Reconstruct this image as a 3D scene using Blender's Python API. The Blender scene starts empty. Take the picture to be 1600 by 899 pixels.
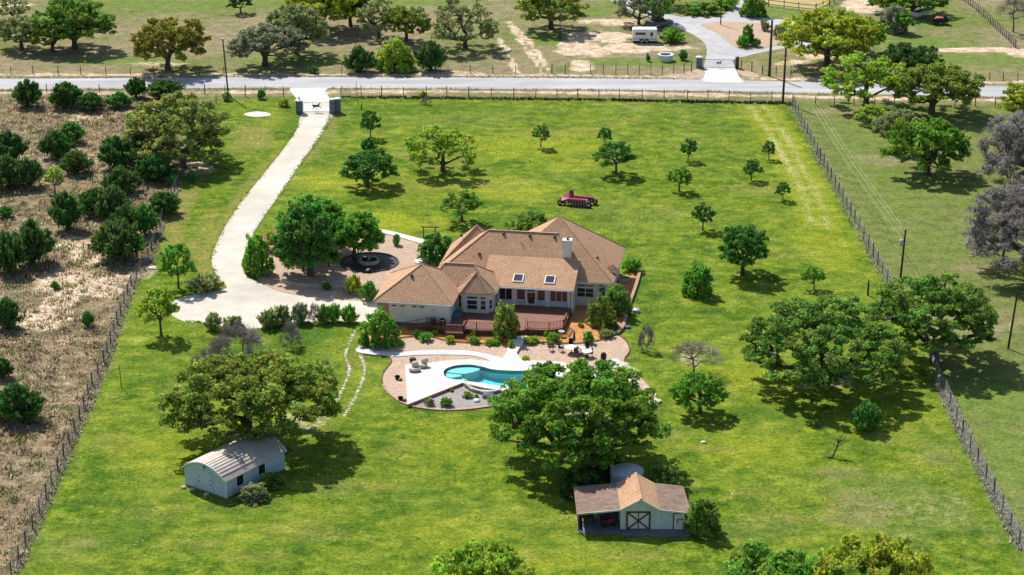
import bpy, bmesh, math, random
import numpy as np
from mathutils import Vector, Matrix
from mathutils.geometry import tessellate_polygon
R_ = math.radians
rng = np.random.default_rng(7)
random.seed(7)
SC = bpy.context.scene
COL = SC.collection

# ---------------------------------------------------------------- camera, sky, sun
FPX, PITCH, CAMH = 3400.0, R_(20), 90.0
cam = bpy.data.cameras.new("camera"); camo = bpy.data.objects.new("camera", cam); COL.objects.link(camo)
cam.sensor_width = 36; cam.lens = FPX / 1600 * 36; cam.clip_start = 1; cam.clip_end = 20000
camo.location = (0, 0, CAMH); camo.rotation_euler = (R_(90) - PITCH, 0, 0)
SC.camera = camo
SUN_ELEV = 47.0
SUNV = Vector((0.46, -0.82, 0)).normalized()          # the way the shadows fall on the ground
sun = bpy.data.lights.new("sun", 'SUN'); suno = bpy.data.objects.new("sun", sun); COL.objects.link(suno)
sun.energy = 4.8; sun.angle = R_(0.5); sun.color = (1.0, 0.955, 0.88)
ldir = Vector((SUNV.x * math.cos(R_(SUN_ELEV)), SUNV.y * math.cos(R_(SUN_ELEV)), -math.sin(R_(SUN_ELEV))))
suno.rotation_euler = ldir.to_track_quat('-Z', 'Y').to_euler(); suno.location = (-200, 600, 400)
world = bpy.data.worlds.new("World"); SC.world = world; world.use_nodes = True
wn = world.node_tree; sky = wn.nodes.new("ShaderNodeTexSky"); sky.sky_type = 'NISHITA'; sky.sun_disc = False
sky.sun_elevation = R_(SUN_ELEV); sky.sun_rotation = math.atan2(-SUNV.x, -SUNV.y)
wn.links.new(sky.outputs[0], wn.nodes["Background"].inputs[0]); wn.nodes["Background"].inputs[1].default_value = 0.105
SC.view_settings.view_transform = 'Standard'; SC.view_settings.look = 'None'; SC.view_settings.exposure = 0.36
SC.cycles.max_bounces = 6; SC.cycles.transparent_max_bounces = 8; SC.cycles.caustics_reflective = False

# ---------------------------------------------------------------- helpers
def G(px, py, z=0.0):
    """where the view ray through a place in the photograph meets the level z"""
    x = (px - 800) / FPX; y = -(py - 449.5) / FPX
    dy = math.cos(PITCH) + y * math.sin(PITCH); dz = -math.sin(PITCH) + y * math.cos(PITCH)
    t = (z - CAMH) / dz
    return Vector((x * t, dy * t, z))
def SY(py):                                            # photograph pixels per metre across, at the ground row py
    return (py + 788) * math.cos(PITCH) / CAMH
def DEP(py):
    return PITCH + math.atan((py - 449.5) / FPX)

MATS = {}
def lin(c):
    return tuple(((v / 255) / 12.92 if v / 255 <= .04045 else ((v / 255 + .055) / 1.055) ** 2.4) for v in c)
def mat(name, c, c2=None, rough=.85, scale=3.0, detail=5, bump=0.0, bscale=None, metal=0.0, spec=.3, lo=.35, hi=.65, coord='Object', stretch=None, wear=.12):
    """a surface whose colour wanders between two real base colours, with a fine relief"""
    if name in MATS: return MATS[name]
    m = bpy.data.materials.new(name); m.use_nodes = True; nt = m.node_tree; N = nt.nodes; L = nt.links
    b = N["Principled BSDF"]; b.inputs["Roughness"].default_value = rough; b.inputs["Metallic"].default_value = metal
    b.inputs["Specular IOR Level"].default_value = spec
    if c2 is None: c2 = tuple(v * .82 for v in c)
    tc = N.new("ShaderNodeTexCoord"); src = tc.outputs[coord]
    if stretch:
        mp = N.new("ShaderNodeMapping"); mp.inputs["Scale"].default_value = stretch; L.new(src, mp.inputs[0]); src = mp.outputs[0]
    nz = N.new("ShaderNodeTexNoise"); nz.inputs["Scale"].default_value = scale; nz.inputs["Detail"].default_value = detail
    nz.inputs["Roughness"].default_value = .65; L.new(src, nz.inputs["Vector"])
    rp = N.new("ShaderNodeValToRGB"); rp.color_ramp.elements[0].position = lo; rp.color_ramp.elements[1].position = hi
    rp.color_ramp.elements[0].color = (*c, 1); rp.color_ramp.elements[1].color = (*c2, 1)
    L.new(nz.outputs[0], rp.inputs[0])
    n3 = N.new("ShaderNodeTexNoise"); n3.inputs["Scale"].default_value = min(scale * .17, .8); n3.inputs["Detail"].default_value = 8; n3.inputs["Roughness"].default_value = .7; L.new(tc.outputs[coord], n3.inputs["Vector"])
    mr = N.new("ShaderNodeMapRange"); mr.inputs[1].default_value = .33; mr.inputs[2].default_value = .67; mr.inputs[3].default_value = 1 - wear; mr.inputs[4].default_value = 1 + wear * .8; L.new(n3.outputs[0], mr.inputs[0])
    hv = N.new("ShaderNodeHueSaturation"); L.new(mr.outputs[0], hv.inputs["Value"]); L.new(rp.outputs[0], hv.inputs["Color"]); L.new(hv.outputs[0], b.inputs["Base Color"])
    if bump:
        n2 = N.new("ShaderNodeTexNoise"); n2.inputs["Scale"].default_value = bscale or scale * 6; n2.inputs["Detail"].default_value = 3
        L.new(src, n2.inputs["Vector"])
        bp = N.new("ShaderNodeBump"); bp.inputs["Strength"].default_value = bump; bp.inputs["Distance"].default_value = .05
        L.new(n2.outputs[0], bp.inputs["Height"]); L.new(bp.outputs[0], b.inputs["Normal"])
    MATS[name] = m; return m
def leaf_mat(name, trans=.5):
    """foliage: the tree's own colour, varied clump by clump and leaf by leaf"""
    m = bpy.data.materials.new(name); m.use_nodes = True; nt = m.node_tree; N = nt.nodes; L = nt.links
    oi = N.new("ShaderNodeObjectInfo"); at = N.new("ShaderNodeAttribute"); at.attribute_name = "tone"
    ge = N.new("ShaderNodeNewGeometry")
    hs = N.new("ShaderNodeHueSaturation"); hs.inputs["Saturation"].default_value = .93; L.new(oi.outputs["Color"], hs.inputs["Color"])
    sep = N.new("ShaderNodeSeparateColor"); L.new(at.outputs["Color"], sep.inputs[0])
    h = N.new("ShaderNodeMapRange"); h.inputs[3].default_value = .470; h.inputs[4].default_value = .530; L.new(sep.outputs[0], h.inputs[0]); L.new(h.outputs[0], hs.inputs["Hue"])
    v = N.new("ShaderNodeMapRange"); v.inputs[3].default_value = .55; v.inputs[4].default_value = 1.75; L.new(ge.outputs["Random Per Island"], v.inputs[0])
    v2 = N.new("ShaderNodeMapRange"); v2.inputs[3].default_value = .78; v2.inputs[4].default_value = 1.5; L.new(sep.outputs[1], v2.inputs[0])
    mu = N.new("ShaderNodeMath"); mu.operation = 'MULTIPLY'; L.new(v.outputs[0], mu.inputs[0]); L.new(v2.outputs[0], mu.inputs[1]); L.new(mu.outputs[0], hs.inputs["Value"])
    df = N.new("ShaderNodeBsdfDiffuse"); tr = N.new("ShaderNodeBsdfTranslucent"); mx = N.new("ShaderNodeMixShader"); mx.inputs[0].default_value = trans
    L.new(hs.outputs[0], df.inputs[0]); L.new(hs.outputs[0], tr.inputs[0]); L.new(df.outputs[0], mx.inputs[1]); L.new(tr.outputs[0], mx.inputs[2])
    N.remove(N["Principled BSDF"]); L.new(mx.outputs[0], N["Material Output"].inputs[0]); MATS[name] = m; return m

def tag(o, label=None, cat=None, group=None, kind=None):
    if label: o['label'] = label
    if cat: o['category'] = cat
    if group: o['group'] = group
    if kind: o['kind'] = kind
    return o
def empty(name, loc=(0, 0, 0), rz=0.0, label=None, cat=None, group=None):
    o = bpy.data.objects.new(name, None); COL.objects.link(o); o.location = loc; o.rotation_euler = (0, 0, rz); o.empty_display_size = .3
    return tag(o, label, cat, group)
def link(name, me, parent=None, loc=(0, 0, 0), rz=0.0):
    o = bpy.data.objects.new(name, me); COL.objects.link(o); o.location = loc; o.rotation_euler = (0, 0, rz)
    if parent: o.parent = parent
    return o
def copy_tree(o, parent=None):
    c = o.copy(); COL.objects.link(c); c.parent = parent
    for ch in o.children: copy_tree(ch, c)
    return c

class MB:
    """collects shapes and links them as one mesh"""
    def __init__(s): s.v = []; s.f = []; s.mi = []; s.cur = 0
    def mark(s, i): s.cur = i; return s
    def add(s, vs, fs):
        b = len(s.v); s.v += [tuple(p) for p in vs]
        for f in fs: s.f.append([i + b for i in f]); s.mi.append(s.cur)
        return s
    def box(s, x0, x1, y0, y1, z0, z1):
        return s.add([(x0, y0, z0), (x1, y0, z0), (x1, y1, z0), (x0, y1, z0), (x0, y0, z1), (x1, y0, z1), (x1, y1, z1), (x0, y1, z1)],
                     [(0, 3, 2, 1), (4, 5, 6, 7), (0, 1, 5, 4), (1, 2, 6, 5), (2, 3, 7, 6), (3, 0, 4, 7)])
    def bar(s, p, q, w, h):
        """a square bar from p to q"""
        p = Vector(p); q = Vector(q); d = (q - p).normalized(); up = Vector((0, 0, 1)) if abs(d.z) < .95 else Vector((0, 1, 0))
        a = d.cross(up).normalized() * w / 2; b = a.cross(d).normalized() * h / 2
        vs = [p - a - b, p + a - b, p + a + b, p - a + b, q - a - b, q + a - b, q + a + b, q - a + b]
        return s.add(vs, [(0, 1, 2, 3), (7, 6, 5, 4), (0, 4, 5, 1), (1, 5, 6, 2), (2, 6, 7, 3), (3, 7, 4, 0)])
    def tube(s, p, q, r0, r1=None, n=8, cap=True):
        r1 = r0 if r1 is None else r1
        p = Vector(p); q = Vector(q); d = (q - p).normalized(); up = Vector((0, 0, 1)) if abs(d.z) < .95 else Vector((1, 0, 0))
        a = d.cross(up).normalized(); b = a.cross(d)
        vs = []
        for c, r in ((p, r0), (q, r1)):
            for k in range(n):
                t = 2 * math.pi * k / n; vs.append(c + a * math.cos(t) * r + b * math.sin(t) * r)
        fs = [(k, (k + 1) % n, n + (k + 1) % n, n + k) for k in range(n)]
        if cap: fs += [tuple(range(n))[::-1], tuple(range(n, 2 * n))]
        return s.add(vs, fs)
    def lathe(s, prof, c=(0, 0, 0), n=20, sx=1, sy=1):
        vs = []; fs = []; m = len(prof)
        for k in range(n):
            t = 2 * math.pi * k / n
            for r, z in prof: vs.append((c[0] + r * math.cos(t) * sx, c[1] + r * math.sin(t) * sy, c[2] + z))
        for k in range(n):
            for i in range(m - 1):
                a = k * m + i; b = ((k + 1) % n) * m + i; fs.append((a, b, b + 1, a + 1))
        return s.add(vs, fs)
    def prism(s, poly, z0, z1, holes=()):
        """a slab with the outline poly (any shape), holes cut through"""
        loops = [list(poly)] + [list(h) for h in holes]
        flat = [p for l in loops for p in l]; n = len(flat)
        tris = tessellate_polygon([[Vector((p[0], p[1], 0)) for p in l] for l in loops])
        vs = [(p[0], p[1], z1) for p in flat] + [(p[0], p[1], z0) for p in flat]; fs = []
        for t in tris:
            a, b, c = (Vector(vs[i]) for i in t)
            t = t if (b - a).cross(c - a).z > 0 else t[::-1]
            fs.append(tuple(t)); fs.append(tuple(n + i for i in reversed(t)))
        o = 0
        for l in loops:
            k = len(l)
            for i in range(k):
                j = (i + 1) % k; fs.append((o + i, o + j, n + o + j, n + o + i))
            o += k
        return s.add(vs, fs)
    def ico(s, c, r, seed=0, sub=1, sz=1.0, jag=.15):
        bm = bmesh.new(); bmesh.ops.create_icosphere(bm, subdivisions=sub, radius=1); rr = random.Random(seed)
        vs = []
        for v in bm.verts:
            k = 1 + rr.uniform(-jag, jag); vs.append((c[0] + v.co.x * r * k, c[1] + v.co.y * r * k, c[2] + v.co.z * r * k * sz))
        fs = [[v.index for v in f.verts] for f in bm.faces]; bm.free(); return s.add(vs, fs)
    def mesh(s, name, mats, smooth=False):
        me = bpy.data.meshes.new(name); me.from_pydata(s.v, [], s.f)
        if not isinstance(mats, (list, tuple)): mats = [mats]
        for m in mats: me.materials.append(m)
        if len(mats) > 1: me.polygons.foreach_set("material_index", s.mi)
        bm = bmesh.new(); bm.from_mesh(me); bmesh.ops.recalc_face_normals(bm, faces=bm.faces); bm.to_mesh(me); bm.free()
        if smooth: me.polygons.foreach_set("use_smooth", [True] * len(me.polygons))
        me.update(); return me
    def build(s, name, mats, parent=None, loc=(0, 0, 0), rz=0.0, smooth=False):
        return link(name, s.mesh(name, mats, smooth), parent, loc, rz)

def spline(pts, k=6, closed=True):
    """a smooth line through the points"""
    n = len(pts); out = []
    rngi = range(n) if closed else range(n - 1)
    for i in rngi:
        p = [Vector(pts[(i + j) % n]) if closed else Vector(pts[min(max(i + j, 0), n - 1)]) for j in (-1, 0, 1, 2)]
        for q in range(k):
            t = q / k
            out.append(.5 * ((2 * p[1]) + (p[2] - p[0]) * t + (2 * p[0] - 5 * p[1] + 4 * p[2] - p[3]) * t * t + (3 * p[1] - p[0] - 3 * p[2] + p[3]) * t ** 3))
    if not closed: out.append(Vector(pts[-1]))
    return out
def pix(pts, z=0.0): return [G(x, y, z) for x, y in pts]
def strip_poly(line, w):
    """the outline of a band of width w along a line"""
    L = []; Rr = []
    for i, p in enumerate(line):
        d = (line[min(i + 1, len(line) - 1)] - line[max(i - 1, 0)]); d.z = 0; d.normalize(); n = Vector((-d.y, d.x, 0))
        L.append(p + n * w / 2); Rr.append(p - n * w / 2)
    return L + Rr[::-1]

# ---------------------------------------------------------------- materials
M = dict(
    asphalt=mat('asphalt', (.34, .335, .345), (.48, .475, .485), scale=.25, bump=.3, bscale=20, stretch=(.25, 1.5, 1)),
    asphalt2=mat('pale_drive_asphalt', (.36, .36, .37), (.48, .47, .47), scale=.3, bump=.2, bscale=20),
    concrete=mat('drive_concrete', (.63, .57, .48), (.47, .43, .36), scale=.35, detail=12, bump=.25, bscale=8, lo=.36, hi=.74, wear=.16),
    concrete_w=mat('white_concrete', (.78, .74, .68), (.68, .64, .57), scale=.5, bump=.1, bscale=9),
    deckwhite=mat('pool_deck_coating', (.76, .73, .67), (.64, .60, .54), scale=.8, detail=7, bump=.05),
    walk=mat('walk_concrete', (.60, .60, .60), (.52, .51, .50), scale=.8, bump=.1),
    gravel=mat('tan_gravel', (.54, .39, .28), (.34, .235, .16), scale=3.2, detail=8, bump=.8, bscale=7),
    pavers=mat('tan_pavers', (.56, .41, .30), (.36, .25, .18), scale=2.6, detail=8, bump=.6, bscale=6),
    mulch=mat('orange_mulch', (.62, .30, .085), (.36, .155, .045), scale=2.4, detail=8, bump=1.0, bscale=7),
    brownmulch=mat('brown_mulch', (.20, .135, .095), (.10, .066, .046), scale=2, detail=8, bump=1.0, bscale=7),
    greygravel=mat('grey_gravel', (.38, .34, .33), (.24, .21, .20), scale=3, detail=8, bump=.8, bscale=8),
    shingle=mat('roof_shingle', (.60, .365, .215), (.34, .195, .11), scale=4.5, detail=9, bump=.8, bscale=9, rough=.95, stretch=(1, 1, 1.6), lo=.34, hi=.66),
    shingle2=mat('barn_shingle', (.29, .20, .155), (.17, .115, .09), scale=1.6, detail=9, bump=.8, bscale=7, rough=.95),
    white=mat('white_paint', (.80, .79, .77), (.70, .69, .67), scale=1.5, rough=.6),
    siding=mat('pale_siding', (.76, .75, .71), (.67, .66, .63), scale=1.2, rough=.7, bump=.25, bscale=3, stretch=(.1, .1, 5)),
    barnwall=mat('pale_blue_boards', (.66, .72, .745), (.54, .60, .63), scale=1.5, rough=.75),
    shedwall=mat('shed_boards', (.50, .60, .66), (.40, .49, .55), scale=2, rough=.75, stretch=(.3, .3, 3)),
    brick=mat('pink_brick', (.45, .27, .21), (.36, .21, .16), scale=6),
    glass=mat('dark_glass', (.012, .018, .025), (.03, .04, .05), scale=.8, rough=.08, spec=.8),
    glass2=mat('porch_glass', (.10, .055, .04), (.045, .03, .028), scale=.9, rough=.12, spec=.7),
    darkbrown=mat('brown_trim', (.14, .075, .048), (.085, .046, .03), scale=4),
    deck=mat('redwood_deck', (.28, .125, .085), (.17, .07, .048), scale=2.5, detail=7, rough=.7, bump=.3, bscale=12, stretch=(.4, 4, 1)),
    rail=mat('redwood_rail', (.30, .13, .088), (.18, .075, .05), scale=5),
    black=mat('black_paint', (.012, .012, .013), (.02, .02, .022), rough=.5),
    iron=mat('dark_iron', (.035, .033, .034), (.055, .05, .045), rough=.55),
    wire=mat('galvanised_wire', (.20, .19, .18), (.28, .27, .26), rough=.5, metal=.3),
    wire2=mat('dark_wire', (.06, .055, .05), (.09, .08, .075), rough=.5, metal=.3),
    powerline=mat('bright_cable', (.55, .52, .42), (.5, .48, .4), rough=.4),
    post=mat('weathered_post', (.075, .062, .052), (.13, .11, .095), scale=5),
    pole=mat('tarred_pole', (.045, .032, .026), (.075, .055, .045), scale=3, stretch=(3, 3, .4)),
    bark=mat('bark', (.062, .052, .044), (.12, .105, .09), scale=2.5, detail=7, bump=.8, bscale=6, stretch=(1, 1, .35)),
    twigs=mat('grey_twigs', (.33, .29, .265), (.25, .215, .19), scale=.6),
    greybark=mat('grey_bark', (.17, .155, .155), (.25, .23, .235), scale=2.5, detail=5),
    stone=mat('pale_stone', (.50, .45, .37), (.33, .29, .23), scale=2, detail=7, bump=.6),
    limestone=mat('limestone', (.66, .60, .50), (.48, .43, .35), scale=1.6, detail=6, bump=.5),
    greystone=mat('grey_stone', (.20, .19, .18), (.12, .11, .10), scale=2.5, detail=7, bump=.6),
    bluegrey=mat('blue_grey_stone', (.20, .22, .26), (.12, .14, .17), scale=2, detail=6, bump=.4),
    galv=mat('galvanised_metal', (.60, .61, .63), (.46, .47, .50), rough=.6, metal=.1, scale=1.5),
    ribroof=mat('pale_metal_roof', (.52, .46, .40), (.42, .36, .31), rough=.55, metal=.15, scale=1.2),
    pondblack=mat('black_liner', (.010, .010, .012), (.025, .024, .025), scale=3, rough=.6, bump=.6, bscale=9),
    redpaint=mat('faded_red_paint', (.38, .045, .075), (.26, .03, .05), rough=.5, scale=3),
    blue=mat('blue_paint', (.05, .06, .35), (.04, .05, .25), rough=.4),
    tarp=mat('dark_red_tarp', (.45, .12, .10), (.3, .07, .06), rough=.7),
    rubber=mat('rubber', (.015, .015, .016), (.025, .025, .025), rough=.8),
    cream=mat('cream_cushion', (.62, .52, .44), (.46, .37, .30), scale=2.5),
    ridge=mat('ridge_shingle', (.50, .33, .22), (.36, .22, .14), scale=3, bump=.4),
    pensand=mat('pen_sand', (.42, .34, .13), (.36, .28, .11), scale=.4),
    teal=mat('pool_plaster', (.16, .80, .80), (.12, .73, .74), scale=1.2, rough=.6),
    ledge=mat('pale_pool_plaster', (.62, .78, .76), (.52, .72, .72), scale=1.2, rough=.6),
)
leaf_mat('leaves'); leaf_mat('needles', .3)

def water_mat(name, tint, rough=.03):
    m = bpy.data.materials.new(name); m.use_nodes = True; nt = m.node_tree; N = nt.nodes; L = nt.links; N.remove(N["Principled BSDF"])
    t = N.new("ShaderNodeBsdfTransparent"); t.inputs[0].default_value = (*tint, 1); g = N.new("ShaderNodeBsdfGlossy"); g.inputs["Roughness"].default_value = rough
    fr = N.new("ShaderNodeFresnel"); fr.inputs[0].default_value = 1.33; mx = N.new("ShaderNodeMixShader")
    nz = N.new("ShaderNodeTexNoise"); nz.inputs["Scale"].default_value = 2.5; nz.inputs["Detail"].default_value = 3; bp = N.new("ShaderNodeBump"); bp.inputs["Strength"].default_value = .12; bp.inputs["Distance"].default_value = .05
    tc = N.new("ShaderNodeTexCoord"); L.new(tc.outputs["Object"], nz.inputs["Vector"]); L.new(nz.outputs[0], bp.inputs["Height"]); L.new(bp.outputs[0], g.inputs["Normal"]); L.new(bp.outputs[0], fr.inputs["Normal"])
    L.new(fr.outputs[0], mx.inputs[0]); L.new(t.outputs[0], mx.inputs[1]); L.new(g.outputs[0], mx.inputs[2]); L.new(mx.outputs[0], N["Material Output"].inputs[0]); MATS[name] = m; return m
M['water'] = water_mat('pool_water', (.60, .98, .99)); M['pondwater'] = water_mat('pond_water', (.25, .3, .33))
# ---------------------------------------------------------------- the ground: one sheet, its zones told by real soil and grass colours
LOT = pix([(20, 896), (70, 785), (120, 669), (163, 568), (189, 490), (207, 443), (233, 405), (248, 360), (262, 325), (281, 275), (287, 255), (300, 215), (335, 158), (530, 153), (900, 157), (1240, 163), (1291, 267), (1386, 441), (1424, 500), (1468, 594), (1492, 650), (1525, 718), (1562, 790), (1600, 860), (1700, 1060), (-120, 1060)])
BRUSH = pix([(20, 896), (70, 785), (120, 669), (163, 568), (189, 490), (207, 443), (233, 405), (248, 360), (262, 325), (281, 275), (287, 255), (265, 150), (200, 148), (-400, 146), (-1200, 560), (-900, 1400), (-220, 1400)])
POOL = [(693, 584), (694, 579), (702, 574), (716, 570.8), (737, 570.2), (755, 573.6), (771, 577.6), (799, 579.5), (835, 580), (862, 584), (872, 592), (850, 602), (820, 606), (785, 604), (757, 600), (730, 596), (705, 592.6), (696, 589)]
pool_out = spline(pix(POOL), 4)

def inside(px, py, poly):
    r = np.zeros(px.shape, bool); n = len(poly)
    for i in range(n):
        x0, y0 = poly[i][0], poly[i][1]; x1, y1 = poly[(i + 1) % n][0], poly[(i + 1) % n][1]
        if y0 == y1: continue
        c = ((y0 > py) != (y1 > py)) & (px < (x1 - x0) * (py - y0) / (y1 - y0) + x0); r ^= c
    return r
def dist_line(px, py, pts, closed):
    d = np.full(px.shape, 1e9); n = len(pts)
    for i in range(n if closed else n - 1):
        x0, y0 = pts[i][0], pts[i][1]; x1, y1 = pts[(i + 1) % n][0], pts[(i + 1) % n][1]
        vx, vy = x1 - x0, y1 - y0; t = np.clip(((px - x0) * vx + (py - y0) * vy) / (vx * vx + vy * vy + 1e-9), 0, 1)
        d = np.minimum(d, np.hypot(px - x0 - t * vx, py - y0 - t * vy))
    return d
def sdist(px, py, poly):
    d = dist_line(px, py, poly, True); return np.where(inside(px, py, poly), d, -d)
def sstep(x, a, b):
    t = np.clip((x - a) / (b - a), 0, 1); return t * t * (3 - 2 * t)
def vnoise(x, y, s, seed):
    """value noise"""
    r = np.random.default_rng(seed); T = r.random((256, 256)); x = x / s + 1000; y = y / s + 1000
    xi = np.floor(x).astype(int); yi = np.floor(y).astype(int); fx = x - xi; fy = y - yi; fx = fx * fx * (3 - 2 * fx); fy = fy * fy * (3 - 2 * fy)
    a = T[xi % 256, yi % 256]; b = T[(xi + 1) % 256, yi % 256]; c = T[xi % 256, (yi + 1) % 256]; d = T[(xi + 1) % 256, (yi + 1) % 256]
    return (a * (1 - fx) + b * fx) * (1 - fy) + (c * (1 - fx) + d * fx) * fy
def fbm(x, y, s, seed):
    return sum(vnoise(x, y, s / 2 ** k, seed + k) * .5 ** k for k in range(4)) / 1.875

def axis(a, b, st, far):
    c = list(np.arange(a, b, st)); o = []; x = b; d = st
    while x < far: o.append(x); d *= 1.35; x += d
    o.append(far); lo = []; x = a; d = st
    while x > -far: d *= 1.35; x -= d; lo.append(max(x, -far))
    return np.array(lo[::-1] + c + o)
gx = axis(-105, 105, .6, 6000); gy = axis(150, 430, .75, 7000)
X, Y = np.meshgrid(gx, gy); nx, ny = len(gx), len(gy); xf, yf = X.ravel(), Y.ravel()
n1 = fbm(xf, yf, 9, 1) - .5; n2 = fbm(xf, yf, 3, 9) - .5; n3 = fbm(xf, yf, 22, 20); n4 = fbm(xf, yf, 5, 31)
lot = sstep(sdist(xf, yf, LOT) + n2 * 2.2, -.6, .9)
dullx = np.zeros_like(xf)
brush = sstep(sdist(xf, yf, BRUSH) + n2 * 2.2, -.8, .6)
bare = np.zeros_like(xf); brown = np.zeros_like(xf); yel = np.zeros_like(xf); deep = np.zeros_like(xf); lushx = np.zeros_like(xf); track = np.zeros_like(xf)
def blob(px, py, rx, ry, amt=1.0, ns=.9):
    c = G(px, py); s = SY(py); sy_ = s * math.sin(DEP(py)); q = np.hypot((xf - c.x) / (rx / s), (yf - c.y) / (ry / sy_))
    return amt * sstep(1 - q + (n2 + n1) * ns, -.15, .55)
def band(pts, w, amt=1.0, ns=1.0, soft=.5):
    d = dist_line(xf, yf, [tuple(p) for p in pix(pts)], False); return amt * sstep(w / 2 - d + n2 * ns, -soft, soft)
north = sstep(yf, 335, 345)
# across the road: dun pasture with green and sandy places
brown = np.maximum(brown, north * np.clip(.62 + n1 * 2.2, 0, 1))
for a in [(190, 50, 260, 14, .8), (80, 95, 180, 9, .7), (560, 60, 150, 40, .9), (330, 60, 120, 40, .8), (900, 60, 60, 25, .5)]: brown = np.maximum(brown, blob(*a))
for a in [(300, 8, 330, 14), (470, 95, 120, 8), (200, 95, 120, 8), (850, 62, 60, 14), (1000, 8, 60, 12), (1010, 98, 110, 7), (1150, 12, 300, 16), (1300, 45, 160, 22), (1460, 30, 90, 20), (1540, 95, 160, 12), (930, 18, 50, 10), (1440, 70, 120, 16), (600, 5, 200, 6)]:
    lushx = np.maximum(lushx, blob(*a, .95, .8)); brown = brown * (1 - blob(*a, .85, .8))
for a in [(945, 58, 62, 10, 1), (910, 75, 40, 14, .9), (905, 105, 22, 10, 1), (1000, 75, 90, 8, .9), (960, 35, 60, 6, .7), (1340, 8, 32, 14, 1), (1500, 78, 110, 4, .9), (1290, 88, 60, 6, .8), (1600, 85, 25, 6, .9), (1240, 98, 40, 6, .6), (1090, 120, 90, 4, .6), (20, 55, 60, 5, .5), (260, 100, 90, 4, .5), (20, 8, 40, 6, .8), (700, 115, 60, 5, .5)]: bare = np.maximum(bare, blob(*a))
for p, w in (([(795, 35), (812, 60), (832, 90), (850, 118)], 1.0), ([(803, 42), (825, 62), (842, 88), (862, 118)], 1.0), ([(780, 60), (800, 95), (808, 115)], .9)): bare = np.maximum(bare, band(p, w, .75, 1.4))
for p in ([(-300, 118), (300, 117), (500, 117), (900, 118), (1040, 121), (1700, 131)], [(-300, 146), (300, 145), (500, 144), (700, 143), (1000, 146), (1230, 151), (1700, 160)]): bare = np.maximum(bare, band(p, 1.6, .75, 2.5, .8)); brown = np.maximum(brown, band(p, 5, .7))
# the lot: bare track along the east fence, worn places
for p in ([(1171, 164), (1190, 190), (1208, 217), (1232, 258), (1248, 285), (1260, 318), (1268, 350)], [(1191, 163), (1210, 188), (1229, 215), (1252, 258), (1270, 290), (1286, 325), (1296, 358)]): track = np.maximum(track, band(p, .75, .9, 1.2, .55)); yel = np.maximum(yel, band(p, 4, .6))
for a in [(395, 215, 40, 22, .8), (330, 210, 20, 20, .7), (290, 320, 20, 40, .9), (270, 380, 18, 26, .9), (305, 390, 40, 20, .6), (690, 258, 60, 8, .5), (575, 270, 60, 10, .5), (700, 290, 150, 10, .4), (120, 850, 30, 7, .6), (300, 850, 60, 8, .5), (1300, 740, 50, 12, .5), (1230, 810, 60, 14, .45), (780, 590, 40, 9, .3), (1180, 295, 60, 9, .5), (325, 345, 16, 40, .7)]: brown = np.maximum(brown, blob(*a))
for a in [(1080, 558, 60, 20, .45), (1480, 800, 100, 40, .22), (1430, 850, 120, 25, .2), (1035, 760, 40, 20, .3), (400, 690, 90, 30, .32), (1290, 600, 90, 15, .5), (470, 660, 60, 20, .35), (300, 265, 50, 14, .5), (232, 418, 14, 20, .45)]: bare = np.maximum(bare, blob(*a, 1.2))
for a in [(650, 240, 60, 8, .5), (880, 205, 90, 8, .5), (1000, 190, 80, 6, .45), (1050, 330, 60, 14, .4), (1240, 400, 40, 12, .4), (620, 700, 50, 16, .45), (560, 760, 70, 12, .4), (820, 870, 60, 9, .6), (980, 868, 110, 8, .6), (460, 830, 70, 14, .4), (1180, 770, 50, 18, .5), (1330, 800, 70, 30, .6), (1120, 700, 40, 8, .6), (1050, 680, 30, 10, .6), (1460, 720, 50, 30, .5), (1400, 690, 50, 14, .4), (180, 690, 40, 14, .45), (240, 800, 60, 12, .45), (360, 870, 80, 10, .4), (560, 560, 16, 40, .5)]: straw_m = blob(*a, 1.4); brown = np.maximum(brown, straw_m * .8)
for p in ([(440, 235), (405, 275), (370, 320), (338, 365), (322, 400), (330, 440)], [(520, 180), (505, 215), (480, 250)]): brown = np.maximum(brown, band(p, 2.2, .75, 1.5))
for a in [(640, 350, 110, 18, .9), (760, 295, 140, 22, .7), (520, 280, 100, 22, .6), (600, 345, 80, 16, .9), (1150, 590, 110, 40, .55), (1380, 650, 120, 20, .6), (830, 230, 120, 30, .6), (680, 830, 90, 25, .45), (900, 880, 160, 20, .5), (1180, 700, 90, 30, .5), (370, 640, 120, 40, .5), (1290, 380, 60, 40, .6), (700, 690, 80, 40, .4), (250, 700, 90, 40, .4), (1560, 640, 60, 20, .5)]: yel = np.maximum(yel, blob(*a))
for a in [(480, 520, 70, 22, .9), (740, 345, 60, 14, .7), (420, 560, 90, 22, .5), (230, 570, 60, 40, .4), (650, 170, 130, 10, .5), (1100, 200, 90, 18, .4), (170, 740, 60, 50, .4), (640, 790, 90, 30, .5), (200, 830, 70, 30, .5), (1230, 650, 80, 22, .45), (1010, 880, 60, 14, .5), (1340, 700, 60, 20, .4), (460, 185, 25, 30, .6), (570, 190, 60, 16, .4), (1010, 460, 30, 50, .5), (1560, 720, 60, 80, .5), (1590, 860, 30, 40, .4)]: deep = np.maximum(deep, blob(*a))
for a in [(1440, 800, 150, 60, .75), (1330, 760, 90, 30, .5), (1200, 830, 110, 22, .5), (1480, 720, 50, 40, .6), (1060, 170, 160, 14, .35), (720, 185, 130, 14, .35), (1000, 330, 90, 30, .3), (900, 420, 10, 10, .1), (90, 860, 60, 30, .4), (300, 620, 60, 40, .25)]: lot = lot * (1 - .75 * blob(*a, 1.2)); lushx = np.maximum(lushx, blob(*a, 1.2) * .6)
lot = np.clip(lot, 0, 1)
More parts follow.
